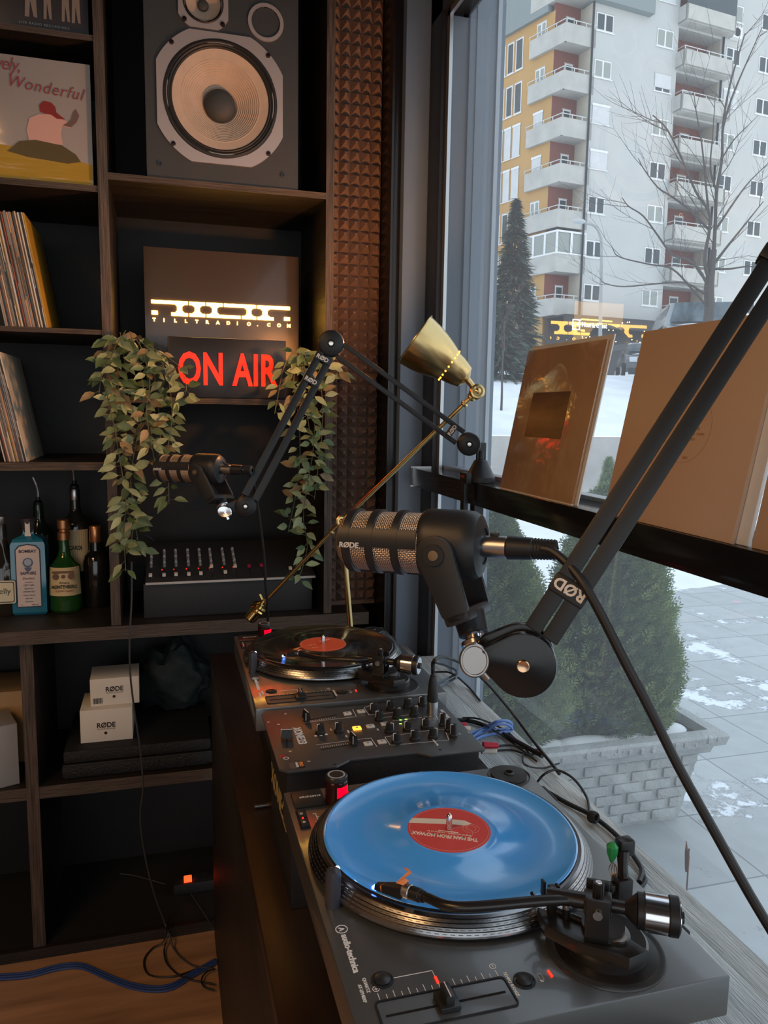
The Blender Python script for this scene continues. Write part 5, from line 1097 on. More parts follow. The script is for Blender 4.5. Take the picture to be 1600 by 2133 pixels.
T = Thing('record_sleeve', 'dark record sleeve with pale standing figures along its foot, top left bay', 'record sleeve', (x0, yc, zb))
T.part('cover', M().box((x0, yc, zb), (x1, yc+.006, zb+.315), 0, .001), mat('black_photo_cover', (.03, .028, .032), .3, coat=.5), world=True)
for cx, w in ((.175, .018), (.215, .012), (.26, .012), (.286, .013)): flat([(cx-w, .028), (cx-w*.4, .028), (cx-w*.2, .07), (cx+w*.2, .03), (cx+w*.7, .028), (cx+w*.6, .09), (cx+w*.5, .16), (cx-w*.6, .16)], .0012, 'figure', mat('faded_figure_print', (.24, .19, .16), .4))
T.part('lettering', M().text('LIVE RADIO RECORDINGS', .0085, front((x0, yc-.0008, zb)) @ TR(V((.142, .010, .0005))), 0, spacing=1.3), GREYP, world=True)

# ================================================================== leaning records
ORD = ['first', 'second', 'third', 'fourth', 'fifth', 'sixth', 'seventh', 'eighth', 'ninth', 'tenth', 'eleventh', 'twelfth', 'thirteenth', 'fourteenth', 'fifteenth', 'sixteenth', 'seventeenth', 'eighteenth', 'nineteenth', 'twentieth', 'twenty-first', 'twenty-second', 'twenty-third', 'twenty-fourth', 'twenty-fifth', 'twenty-sixth', 'twenty-seventh', 'twenty-eighth', 'twenty-ninth', 'thirtieth']
SC_ = [('mustard', (.50, .27, .03)), ('cream', (.62, .55, .44)), ('black', (.03, .028, .028)), ('white', (.66, .64, .62)), ('tan', (.42, .24, .13)), ('cream', (.60, .50, .38)), ('brown', (.22, .11, .07)), ('slate blue', (.10, .15, .20)), ('tan', (.45, .28, .17)), ('white', (.6, .58, .56)), ('pale orange', (.60, .33, .18)), ('grey', (.25, .23, .23)), ('cream', (.58, .48, .36)), ('red brown', (.30, .08, .05)), ('black', (.03, .03, .035)), ('white', (.6, .55, .5))]
def row(n, pt, pb, zbase, yfront, where, seed, grp, cols):
    rn = random.Random(seed); xb = PY(pb[0], pb[1], yfront).x; xt = PY(pt[0], pt[1], yfront).x; lean = math.atan2(xb-xt, .312)
    x = xb
    for i in range(n):
        nm, c = cols[i % len(cols)]; th = rn.choice((.0032, .0036, .0042, .003)); h = .310+rn.uniform(-.002, .002); yf_ = yfront+rn.uniform(-.003, .006)
        # sleeve leaning to the left, its lower right edge standing on the shelf
        Q = TR(V((x, yf_, zbase+.0005))) @ MX.Rotation(-lean, 4, 'Y')
        T = Thing('record', '%s record spine, %s from the right in the %s leaning row' % (nm, ORD[i], where), 'record', group=None, mw=Q)
        T.part('sleeve', M().box((-th, 0, 0), (0, .310, h), 0, .0006), mat('sleeve_%s_%d' % (nm.replace(' ', '_'), SC_.index((nm, c)) if (nm, c) in SC_ else i), c, .5, noise_s=25, noise_a=.25, stretch=(1, 1, .3)))
        if rn.random() < .6: T.part('spine_lettering', M().box((-th*.72, -.0006, .05+rn.uniform(0, .1)), (-th*.3, -.0001, .16+rn.uniform(0, .1))), BLK if sum(c) > .8 else GREYP)
        x -= (th+.0006)/math.cos(lean)
row(26, (48, 430), (101, 679), Z(.2145), 2.372, 'upper', 5, None, SC_)
row(14, (-2, 728), (58, 966), Z(-.1595), 2.372, 'lower', 6, None, SC_[1:4]+SC_[6:9]+SC_[0:1]+SC_[9:])

# ================================================================== bottles on the counter
ZC = 1.0365
def gl_(name, col, rough=.08): return mat(name, col, rough, trans=.35, spec=.6, coat=.5)
def bottle(px, py, y, prof, m, label, extra=None, sq=None, name='bottle'):
    q = PY(px, py, y); T = Thing(name, label, 'bottle', (q.x, y, ZC)); Q = MX.Diagonal(V((sq[0], sq[1], 1, 1))) if sq else None
    T.part('glass', M().lathe(prof, 40 if not sq else 4, 0, (Q @ RZ(45)) if sq else None, ), m, ang=35 if not sq else 25); 
    if extra: extra(T)
    T.o.scale = (1.24,)*3; return T
def cap(T, r, z0, z1, m, nm='cap'): T.part(nm, M().lathe([(r*.94, z0), (r, z0+.002), (r, z1-.002), (r*.92, z1), (0, z1)], 28), m)
def pour(T, z): T.part('pourer', M().lathe([(.0, z), (.011, z), (.0115, z+.006), (.006, z+.012), (.005, z+.020), (0, z+.020)], 20, 0).tube([(0, 0, z+.018), (.0, 0, z+.035), (-.003, -.002, z+.052), (-.010, -.004, z+.072)], [.0035, .003, .0028, .0025], 8, 1), [BLK, STEEL])
def wrap(T, r, z0, z1, a0, a1, m, nm='label', r1=None): return T.part(nm, M().lathe([(r, z0), (r1 or r, z1)], 24, 0, None, math.radians(a0), math.radians(a1)), m)
CREAM = mat('cream_paper_label', (.66, .50, .27), .6); PINKW = mat('pale_paper_label', (.60, .50, .46), .6); INK = mat('dark_blue_ink', (.03, .03, .07), .6); INKB = mat('black_ink', (.02, .015, .015), .6); REDP = mat('red_ink', (.38, .04, .03), .6)
COP = mat('copper_foil', (.55, .26, .12), .3, .85)
# blue gin: a flat-fronted bottle
def gin(T):
    w = .042
    T.part('label', M().add([(-.029, -.0315, .020), (.029, -.0315, .020), (.029, -.0315, .165), (.020, -.0315, .176), (0, -.0315, .180), (-.020, -.0315, .176), (-.029, -.0315, .165)], [tuple(range(7))], 1, None, False).add([(-.0265, -.0318, .0225), (.0265, -.0318, .0225), (.0265, -.0318, .164), (.018, -.0318, .1735), (0, -.0318, .177), (-.018, -.0318, .1735), (-.0265, -.0318, .164)], [tuple(range(7))], 0, None, False), [PINKW, INK])
    Q = front((0, -.0322, 0)); g = M().text('BOMBAY', .0105, Q @ TR(V((0, .158, 0))), 0, align='CENTER', bold=.03, sx=.95).text('SAPPHIRE', .0100, Q @ TR(V((0, .103, 0))), 0, align='CENTER', bold=.03, sx=.85)
    for i, (t, s) in enumerate((('Distilled', .0080), ('LONDON', .004), ('DRY GIN', .006), ('Superior', .006), ('IMPORTED', .0055), ('Vapour infused', .0045), ('from ten', .0045), ('botanicals', .0045), ('1L                40% vol', .0045))): g.text(t, s, Q @ TR(V((0, .0905-i*.0082, 0))), 0, align='CENTER')
    T.part('label_lettering', g, INK)
    T.part('label_emblem', M().prism(circ(.0125, 8), 0, .0004, 0, Q @ TR(V((0, .133, 0)))).prism(circ(.0085, 24), .0004, .0008, 1, Q @ TR(V((0, .134, 0)))).prism([(-.009, .121), (.009, .121), (.006, .114), (0, .110), (-.006, .114)], 0, .0004, 0, Q), [mat('grey_blue_print', (.10, .12, .20), .5), mat('pale_blue_print', (.35, .42, .50), .5)])
    T.part('stopper', M().lathe([(.0135, .206), (.0155, .220), (.018, .236), (.0185, .240), (0, .240)], 28), mat('dark_stopper', (.05, .045, .05), .2)); T.part('tax_strip', M().box((-.0055, -.0165, .203), (.0055, -.014, .234)).box((-.007, -.0150, .196), (.007, -.013, .204)), CARD)
bottle(64, 1200, 2.56, [(0, 0), (.050, 0), (.056, .006), (.056, .176), (.048, .190), (.020, .199), (.0165, .206), (.0165, .212), (0, .212)], gl_('sky_blue_glass', (.02, .22, .36)), 'square shouldered pale blue gin bottle with a tall arched label', gin, (1.0, .76))
def amaro(T):
    T.part('cap', M().lathe([(.0150, .182), (.0152, .200), (.0115, .203), (.0115, .209), (.0150, .212), (.0150, .232), (.013, .234), (0, .234)], 28), COP)
    wrap(T, .0405, .044, .116, -155, -20, CREAM, r1=.0375)
    Q = front((0, -.0395, 0)) @ RX(-2); g = M().text('MONTENEGRO', .0118, Q @ TR(V((.002, .064, .003))), 0, align='CENTER', bold=.03, sx=.74).text('Amaro', .0085, Q @ TR(V((.002, .0755, .003))), 0, align='CENTER'); T.part('label_lettering', g, INKB)
    T.part('label_subtitle', M().text('LIQUORE ITALIANO', .0065, Q @ TR(V((.002, .055, .003))), 0, align='CENTER', sx=.75), REDP)
    g = M(); 
    for x in (-.018, 0, .018): g.prism(circ(.0075 if x else .005, 20), .0028, .0032, 0, Q @ TR(V((x, .094, 0))))
    g.box((-.026, .102, .0028), (.026, .108, .0031), 0, 0, Q); T.part('label_medallions', g, mat('brown_print', (.16, .08, .05), .6))
bottle(136, 1200, 2.57, [(0, 0), (.036, 0), (.0405, .006), (.0405, .040), (.0395, .06), (.037, .116), (.026, .126), (.016, .142), (.0125, .160), (.0122, .182), (0, .182)], gl_('bottle_green_glass', (.02, .10, .02)), 'round shouldered green bottle with a wide yellow label and orange collar', amaro)
def tall(T):
    cap(T, .0125, .292-.02, .292+.012, STEEL, 'silver_collar'); pour(T, .306); wrap(T, .0355, .09, .20, -140, -30, CREAM)
    Q = front((0, -.0358, 0)); T.part('label_seal', M().prism(circ(.0145, 28), 0, .0008, 0, Q @ TR(V((-.012, .175, -.006))) @ RY(-18)), REDP); T.part('label_lettering', M().text('BACARDI', .0150, Q @ TR(V((-.028, .148, .0)))  , 0, bold=.03, sx=.7), INKB)
bottle(160, 1150, 2.66, [(0, 0), (.034, 0), (.0355, .005), (.0355, .205), (.030, .222), (.0165, .238), (.0125, .255), (.0125, .275), (0, .275)], gl_('smoky_glass', (.03, .03, .028)), 'tall dark rum bottle with pourer and red seal, behind the green bottle', tall)
def dark(T): cap(T, .0155, .170, .212, COP, 'copper_capsule')
bottle(201, 1180, 2.60, [(0, 0), (.030, 0), (.0325, .005), (.0325, .120), (.028, .135), (.0165, .148), (.0145, .170), (0, .170)], gl_('very_dark_glass', (.012, .012, .012)), 'small almost black bottle with a copper coloured capsule, nearest the upright', dark)
def ghost(T): pour(T, .262)
bottle(84, 1150, 2.68, [(0, 0), (.034, 0), (.0355, .005), (.0355, .175), (.028, .195), (.0135, .22), (.0125, .235), (.0125, .262), (0, .262)], gl_('deep_green_glass', (.015, .03, .015)), 'dark green bottle with a steel pourer, behind the blue bottle', ghost)
def leftm(T):
    cap(T, .016, .226, .246, STEEL)
    Q = front((0, -.0445, 0)); T.part('label', M().prism([(x, y) for x, y in rrect(.050, .058, .006)], 0, .0006, 0, Q @ TR(V((.012, .062, 0)))), mat('ivory_label', (.62, .56, .40), .6)); T.part('label_lettering', M().text('Jelly', .020, Q @ TR(V((-.006, .058, .0008))), 0).ring(rrect(.040, .048, .004), rrect(.044, .052, .005), .0006, .0009, 0, Q @ TR(V((.012, .062, 0)))), INKB)
bottle(4, 1180, 2.57, [(0, 0), (.042, 0), (.0445, .005), (.0445, .115), (.038, .135), (.020, .165), (.0145, .185), (.0140, .226), (0, .226)], gl_('brown_black_glass', (.03, .022, .015)), 'black bottle with an ivory label, cut by the left edge', leftm)

# ================================================================== lit signs
AMB = mat('amber_backlight', (1, .62, .12), .4, emit=(1, .50, .07), es=9); ACR = mat('smoked_acrylic', (.055, .040, .030), .3, coat=.3)
q0, q1 = PY(315, 624, 2.56), PY(604, 638, 2.56); w = q1.x-q0.x; zt = q0.z
SG = Thing('radio_station_sign', 'black sign board with a glowing amber band logo and web address, above the red sign', 'sign', ((q0.x+q1.x)/2, 2.565, Z(.031)))
SG.part('board', M().box((q0.x-.02, 2.564, Z(.031)), (q1.x+.03, 2.570, Z(.031)+.46), 0, .001), ACR, world=True)
Q = front((q0.x, 2.5635, zt)); g = M(); Sx = w/1250.0       # the logo drawn on a 1250 x 250 grid, y downwards
def L(pts): g.prism([(x*Sx, -y*Sx) for x, y in pts][::-1], .0003, .003, 0, Q)
L([(0, 0), (318, 0), (318, 30), (290, 30), (268, 48), (268, 84), (290, 104), (318, 104), (318, 132), (172, 132), (172, 104), (205, 104), (222, 84), (222, 48), (205, 30), (0, 30)])
L([(330, 0), (472, 0), (472, 30), (446, 30), (424, 48), (424, 84), (446, 104), (472, 104), (472, 132), (330, 132), (330, 104), (356, 104), (378, 84), (378, 48), (356, 30), (330, 30)])
L([(484, 0), (628, 0), (628, 30), (600, 30), (578, 48), (578, 84), (600, 104), (790, 104), (790, 132), (484, 132), (484, 104), (512, 104), (534, 84), (534, 48), (512, 30), (484, 30)])
L([(640, 0), (935, 0), (935, 30), (912, 30), (890, 48), (890, 84), (912, 104), (935, 104), (935, 132), (802, 132), (802, 104), (826, 104), (848, 84), (848, 48), (826, 30), (640, 30)])
L([(947, 0), (1250, 0), (1250, 30), (1066, 30), (1040, 48), (1040, 84), (1066, 104), (1098, 104), (1098, 132), (947, 132), (947, 104), (970, 104), (994, 84), (994, 48), (970, 30), (947, 30)])
L([(0, 95), (54, 95), (54, 128), (0, 128)]); L([(1196, 95), (1250, 95), (1250, 128), (1196, 128)])
for i, ch in enumerate('TILLTRADIO.COM'): g.text(ch, 42*Sx, Q @ TR(V(((8+i*93.5)*Sx, -(188)*Sx, .0005))), 0, bold=.03, ext=.001, sx=1.05)
SG.part('glowing_logo', g, AMB, world=True)
lamp('amber_sign_glow', 'AREA', ((q0.x+q1.x)/2, 2.54, zt-.03), .22, (1, .55, .12), .2, (math.radians(-90), 0, 0))
RD = mat('red_acrylic_letters', (.25, .002, .0), .35, emit=(1, .010, .0), es=1.5); RD2 = mat('orange_lit_core', (1, .15, .02), .35, emit=(1, .085, .005), es=2.3)
q0, q1 = PY(372, 800, 2.47), PY(577, 806, 2.47); zt = PY(372, 732, 2.47).z; h = zt-q0.z
OA = Thing('on_air_sign', 'red glowing ON AIR sign standing on the little ply shelf', 'sign', ((q0.x+q1.x)/2, 2.49, Z(.030)))
OA.part('housing', M().box((q0.x-.03, 2.475, Z(.0305)), (q1.x+.03, 2.545, Z(.030)+.185), 0, .003), mat('sign_housing', (.014, .012, .014), .3), world=True)
Q = front((q0.x, 2.4745, q0.z)); sz = h/.72
tw = M().text('ON AIR', sz, MX.Identity(4), 0, bold=.03); wx = max(p.x for p in tw.v)-min(p.x for p in tw.v)
OA.part('lettering', M().text('ON AIR', sz, Q @ TR(V((-.002, .002, .003))), 0, bold=.022, sx=(q1.x-q0.x)/wx*.985, spacing=1.04, ext=.003), RD, world=True)
lamp('on_air_glow', 'AREA', ((q0.x+q1.x)/2, 2.44, q0.z+h*.5), .16, (1, .03, .01), .15, (math.radians(-90), 0, 0))

# ================================================================== ivy garlands
LF = [mat('ivy_green', (.085, .13, .055), .5, noise_s=30, noise_a=.3), mat('ivy_pale_green', (.24, .28, .14), .5, noise_s=30, noise_a=.2), mat('ivy_olive', (.20, .15, .075), .5, noise_s=30, noise_a=.3), mat('ivy_stem', (.09, .10, .05), .6)]
def garland(label, strands, seed, y0):
    rn = random.Random(seed); q = PY(*strands[0][0], y0); T = Thing('ivy_garland', label, 'artificial ivy', tuple(q)); gl = M(); gs = M()
    for st in strands:
        pts = []; yy = y0+rn.uniform(-.03, .02)
        for (x, y) in st: pts.append(PY(x, y, yy+rn.uniform(-.018, .018)))
        gs.tube(pts, .0013, 5, 0, sub=5)
        for a, b in zip(pts, pts[1:]):
            n = max(2, int((b-a).length/.021))
            for i in range(n):
                p = a.lerp(b, (i+rn.random())/n)
                for side in (-1, 1):
                    if rn.random() < .12: continue
                    d = V((side*rn.uniform(.3, 1), rn.uniform(-.9, .35), rn.uniform(-.8, .45))).normalized(); st_ = rn.uniform(.006, .016); Lf = rn.uniform(.034, .052); w = Lf*rn.uniform(.20, .27)
                    nrm = (V((rn.uniform(-.5, .5), -1, rn.uniform(-.1, .9)))).normalized(); sd = d.cross(nrm).normalized(); nn3 = sd.cross(d).normalized()
                    b0 = p+d*st_; gs.tube([p, b0], .0006, 3, 0, sub=1, cap=False); mi = rn.choice((0, 0, 0, 1, 1, 1, 2)) 
                    dr = V((0, 0, -1))*Lf*rn.uniform(.05, .25); f = .3*w
                    rows = [(0, 0, 0), (.22, .75, .03), (.48, 1, .08), (.75, .62, .4), (1, 0, 1)]
                    k0 = len(gl.v)
                    vs = []
                    for (t, ww, dd_) in rows:
                        c = b0+d*Lf*t+dr*dd_; vs += [c-sd*w*ww+nn3*f*ww, c, c+sd*w*ww+nn3*f*ww]
                    gl.v += vs
                    for r_ in range(4):
                        for c_ in range(2): gl.f.append((k0+r_*3+c_, k0+r_*3+c_+1, k0+r_*3+c_+4, k0+r_*3+c_+3)); gl.m.append(mi); gl.sm.append(True)
    T.part('leaves', gl, LF, world=True, ang=80); T.part('stems', gs, LF[3], world=True); return T
garland('long ivy garland hanging down the left upright beside the glowing signs', [[(262, 688), (232, 740), (222, 810), (236, 880), (250, 960), (262, 1040), (258, 1110), (262, 1190)], [(270, 690), (290, 760), (300, 840), (284, 920), (272, 1000), (280, 1070), (270, 1150)], [(250, 692), (262, 770), (268, 840), (262, 900), (272, 960)],
    [(300, 705), (330, 740), (352, 800), (358, 870), (350, 940), (352, 1050)], [(310, 720), (350, 745), (378, 770), (388, 812), (372, 838)], [(280, 700), (318, 770), (330, 850), (335, 930)], [(236, 700), (214, 770), (206, 820)], [(262, 1060), (282, 1100), (290, 1150)], [(290, 712), (312, 790), (305, 860), (322, 960)], [(255, 700), (245, 780), (250, 860), (238, 930)]], 31, 2.31)
garland('ivy garland hanging in front of the right upright, behind the thin boom arm', [[(610, 728), (590, 770), (580, 820), (572, 862)], [(625, 722), (640, 790), (655, 860), (652, 940), (640, 1010), (632, 1080), (640, 1140), (622, 1210)], [(640, 735), (675, 770), (690, 790)], [(650, 740), (668, 800), (672, 880), (664, 960), (655, 1040)], [(620, 735), (612, 800), (622, 870), (625, 950), (618, 1020), (600, 1110)], [(655, 742), (698, 768), (708, 782)], [(632, 730), (650, 790), (640, 850), (648, 920)]], 32, 2.30)

# ================================================================== mixing console on a black box
cb = Thing('console_box', 'plain black box under the white fader console', 'box', (.19, 2.5, ZC)); cb.part('box', M().box((-.075, 2.405, ZC), (.447, 2.70, Z(-.536)), 0, .003), mat('matte_black_box', (.016, .017, .020), .55), world=True)
Cz = Z(-.5355); CN = Thing('mixing_console', 'sloping analogue mixing console with a row of white fader caps, on a black box', 'mixing console', (.19, 2.5, Cz))
x0, x1 = PY(303, 1210, 2.40).x, .455; Qc = frame((x0, 2.392, Cz+.006), (1, 0, 0), V((0, -math.sin(math.radians(17)), math.cos(math.radians(17)))))
CN.part('panel', M().box((0, 0, -.004), (x1-x0, .27, 0), 0, .0015, Qc).add([Qc @ V(p) for p in ((0, 0, -.002), (x1-x0, 0, -.002), (x1-x0, .27, -.002), (0, .27, -.002))]+[V((x0, 2.41, Cz)), V((x1, 2.41, Cz)), V((x1, 2.65, Cz)), V((x0, 2.65, Cz))], [(0, 1, 5, 4), (1, 2, 6, 5), (2, 3, 7, 6), (3, 0, 4, 7)], 0, None, False), mat('console_panel', (.03, .03, .032), .4), world=True)
CN.part('front_edge', M().box((0, -.004, -.006), (x1-x0, .0, .0006), 0, .0006, Qc), mat('light_edge_trim', (.55, .54, .53), .4), world=True)
FC = mat('ivory_fader_cap', (.70, .62, .54), .45)
def cpx(x, y): q = PN(270+x/3.7209, 1120+y/3.7209, Qc @ V((0, 0, 0)), (Qc.to_3x3() @ V((0, 0, 1)))); return Qc.inverted() @ q
for i, (x, y, kind) in enumerate(((162, 305, 0), (267, 302, 0), (360, 298, 0), (459, 296, 0), (553, 290, 0), (634, 235, 0), (742, 280, 0), (818, 233, 0), (926, 232, 1), (1020, 226, 1), (1245, 250, 2))):
    q = cpx(x, y); o = CN.part('fader', M().box((q.x-.0007, .012, 0), (q.x+.0007, .085, .0006), 0, 0, Qc), mat('fader_slot', (.002, .002, .002), .9), world=True)
    M().box((q.x-.0052, q.y-.006, .003), (q.x+.0052, q.y+.006, .011), 0, .0012, Qc).obj('fader_cap', FC if kind == 0 else (mat('crimson_cap', (.35, .02, .06), .4) if kind == 1 else FC), o, CN.inv)
    if i < 8:
        for k in range(6): CN.part('knob', M().lathe([(.0048, 0), (.0045, .006), (.0032, .010), (0, .010)], 14, 0, Qc @ TR(V((q.x+.001, .100+k*.020, 0)))), GREYP if k % 2 else mat('grey_knob', (.2, .19, .19), .4), world=True)
        if 0 < i: CN.part('led', M().sphere(Qc @ V((q.x-.006, .078, .001)), .0016, 0, None, 8), REDLED, world=True)
solo('console_cable', M().tube([PY(322, 1160, 2.58), PY(322, 1140, 2.58), PY(318, 1125, 2.57), PY(300, 1115, 2.56), PY(275, 1120, 2.5)], .002, 6), CB, 'thin cable plugged into the left end of the fader console', 'cable')

# ================================================================== lower bays
ZL = Z(-1.1295)
cs = Thing('equipment_case', 'flat black equipment case lying on the lower shelf under the two white cartons', 'case', (-.1, 2.5, ZL)); cs.part('case', M().box((-.325, 2.385, ZL), (.125, 2.72, ZL+.045), 0, .012).box((-.320, 2.39, ZL+.047), (.12, 2.72, ZL+.088), 0, .012), mat('dark_nylon_case', (.010, .011, .013), .6, bump=.5, bump_s=150), world=True)
cs.part('zip', M().box((-.32, 2.383, ZL+.0445), (.12, 2.387, ZL+.0475)), mat('zip_grey', (.03, .03, .032), .5), world=True)
def carton(x0, x1, y0, y1, z0, h, rz, label, lt, sz, bar, grp='stack of two white microphone cartons'):
    cx = (x0+x1)/2; cy = (y0+y1)/2; T = Thing('product_carton', label, 'box', (cx, cy, z0), math.radians(rz)); w = (x1-x0)/2; d = (y1-y0)/2
    T.part('box', M().box((-w, -d, 0), (w, d, h), 0, .0015), CARD)
    Q = front((-w, -d-.0004, 0)); g = M().text('RØDE', sz, Q @ TR(V((w*lt[0], h*lt[1], 0))), 0, bold=.03, sx=.95).prism(circ(sz*.22, 20), 0, .0002, 0, Q @ TR(V((w*lt[0]+sz*1.2, h*lt[1]-sz*.85, 0)))).text('MICROPHONES', sz*.28, Q @ TR(V((w*lt[0]+sz*.1, h*lt[1]-sz*.34, 0))), 0, spacing=1.3)
    T.part('lettering', g, INKB)
    if bar:
        g = M(); rn = random.Random(3)
        for i in range(18): g.box((.008+i*.0016, .008, 0), (.008+i*.0016+rn.choice((.0005, .0009, .0012)), .026, .0002), 0, 0, Q)
        T.part('barcode', g, INKB)
    return T
b0 = PY(168, 1543, 2.44); b1 = PY(277, 1538, 2.44); zc = ZL+.0885
carton(b0.x, b1.x, 2.44, 2.60, zc, .105, 0, 'lower white carton of the two, lying on the black case', (.62, .44), .022, False)
c0 = PY(187, 1455, 2.47); c1 = PY(289, 1450, 2.47)
carton(c0.x, c1.x, 2.47, 2.60, zc+.1055, .088, 1.5, 'upper white carton of the two, with a barcode', (.62, .52), .021, True)
g = M(); bm = bmesh.new(); bmesh.ops.create_icosphere(bm, subdivisions=4, radius=1)
for v_ in bm.verts:
    p = v_.co.copy(); k = 1+.16*noise.noise(p*2.0)+.10*noise.noise(p*5+V((3, 1, 2))); z = max(-.72, p.z*(.62+.38*abs(math.sin(p.x*3+1))))
    v_.co = V((.01+.125*p.x*k*(1.0-.25*p.z), 2.675+.065*p.y*k, ZL+.092+.115+ .145*z*k))
g.bm(bm); solo('fabric_bag', g, mat('dark_green_nylon', (.008, .014, .014), .6, bump=1.0, bump_s=14), 'crumpled dark green fabric bag behind the white cartons', 'bag')
T = Thing('cardboard_box', 'tan cardboard box at the back of the lower left bay', 'box', (-.52, 2.6, ZL)); T.part('box', M().box((-.66, 2.55, ZL), (-.432, 2.75, ZL+.235), 0, .002), mat('tan_cardboard', (.42, .27, .13), .7, noise_s=3, noise_a=.15), world=True); T.part('tape', M().box((-.56, 2.549, ZL), (-.53, 2.5495, ZL+.235)), mat('parcel_tape', (.35, .22, .10), .25), world=True)
T = Thing('printed_box', 'pale box with a dark printed side, in front in the lower left bay', 'box', (-.5, 2.45, ZL), math.radians(20)); T.part('box', M().box((-.14, -.07, 0), (.035, .07, .19), 0, .002), mat('pale_grey_carton', (.30, .29, .29), .6)); T.part('printed_panel', M().box((.0352, -.05, .03), (.0356, .05, .15)), mat('brown_picture_print', (.09, .04, .03), .5, noise_s=20, noise_a=.6))
# power strip and cables on the floor
q = PZ(392, 1838, .06); T = Thing('power_strip', 'black power strip with a glowing red switch on the floor of the lowest bay', 'power strip', (q.x, q.y, .036)); T.part('body', M().box((-.05, -.03, 0), (.22, .03, .038), 0, .006), BLKM)
T.part('switch', M().box((-.014, -.022, .036), (.012, .008, .046), 0, .002), mat('red_switch_light', (1, .05, .02), .3, emit=(1, .05, .01), es=2.0))
T.part('socket', M().lathe([(.018, .038), (.018, .0395), (.016, .0395), (.015, .032), (0, .032)], 24, 0, TR(V((.055, 0, 0)))), BLK); T.part('plug', M().cyl((.11, 0, .036), (.11, -.01, .075), .017, .012, 16), GREYP if 0 else BLKM)
def fl(pts, z=.008): return [PZ(p[0], p[1], p[2] if len(p) > 2 else z) for p in pts]
solo('power_cable', M().tube([PY(274, 1170, 2.34), PY(274, 1250, 2.325), PY(270, 1330, 2.31), PY(271, 1400, 2.31), PY(280, 1480, 2.32), PY(292, 1560, 2.31), PY(298, 1640, 2.30), PY(292, 1700, 2.31), PY(300, 1770, 2.32), PY(318, 1850, 2.33)]+[PZ(344, 1925, .042), PZ(352, 1945, .042), PZ(360, 1972, .012)]+fl([(378, 1995), (405, 2012), (446, 2018)]), .0028, 8), mat('dusty_black_cable', (.045, .045, .047), .5), 'long black cable hanging down the middle of the shelving to the floor', 'cable')
for i, (pts, lb) in enumerate((([(448, 2004), (410, 2018), (360, 2034), (310, 2030), (300, 2000), (318, 1975), (340, 1962, .016), (346, 1938, .044), (348, 1925, .044)], 'thin black cable looping on the brown floor'), ([(448, 2050), (420, 2045), (380, 2035), (350, 2010), (342, 1985), (345, 1965, .016), (352, 1938, .044), (356, 1922, .044)], 'second thin black cable winding across the brown floor beside the loop'), ([(446, 2062), (425, 2055), (420, 2040), (430, 2025), (448, 2018)], 'short black cable curl against the desk side'))): solo('floor_cable', M().tube(fl(pts, .006+.004*i), .0026, 7), CB, lb, 'cable')
for pts, lb in (([(250, 1820), (280, 1824), (310, 1832), (345, 1842)], 'thin cable lying in the lowest bay left of the power strip'), ([(445, 1820), (425, 1818), (405, 1822)], 'thin cable right of the power strip in the lowest bay'), ([(398, 1862), (420, 1895), (446, 1935)], 'power lead running from the power strip towards the desk')): solo('bay_cable', M().tube(fl(pts, .04), .0022, 6), mat('dusty_black_cable', (.045, .045, .047), .5), lb, 'cable')
BLC = mat('blue_network_cable', (.03, .07, .26), .45)
for i, lb in enumerate(('front cable of the blue network cable bundle on the floor', 'middle cable of the blue network cable bundle on the floor', 'rear cable of the blue network cable bundle on the floor')):
    solo('network_cable', M().tube([p+V((0, .010*(i-1), .0)) for p in fl([(-30, 2036), (0, 2035), (60, 2030), (120, 2015), (170, 2012), (220, 2033), (270, 2052), (320, 2060), (360, 2054), (400, 2030), (450, 2002)], .007)], .0034, 8), BLC, lb, 'cable', 'blue network cables on the floor')

# ================================================================== things on the desk between decks and window
def dz(pts, z=.945): return [PZ(p[0], p[1], z if len(p) < 3 else p[2]) for p in pts]
q = PZ(*c1_(1188, 590), mz); PG = Thing('cable_plug', 'upright cable plug with a steel collar standing in the mixer', 'plug', (q.x, q.y, mz))
PG.part('plug', M().lathe([(.0095, .0), (.0095, .021), (0, .021)], 28, 1).lathe([(.0098, .021), (.0100, .028), (.0088, .040), (.0078, .055), (.0055, .066), (0, .067)], 28, 0), [BLK, STEEL])
tp = V((q.x, q.y, mz+.064))
solo('plug_cable', M().tube([tp, tp+V((.0, .002, .014)), PD(905, 1376, tp.y*.96+.10), PZ(925, 1368, 1.17), PZ(968, 1385, 1.12), PZ(1012, 1420, 1.06), PZ(1065, 1482, .99), PZ(1110, 1542, .955), PZ(1152, 1594, .94), PZ(1165, 1612, .938)], .0036, 10), CB, 'thick black cable arching from the upright plug over the grey plank', 'cable')
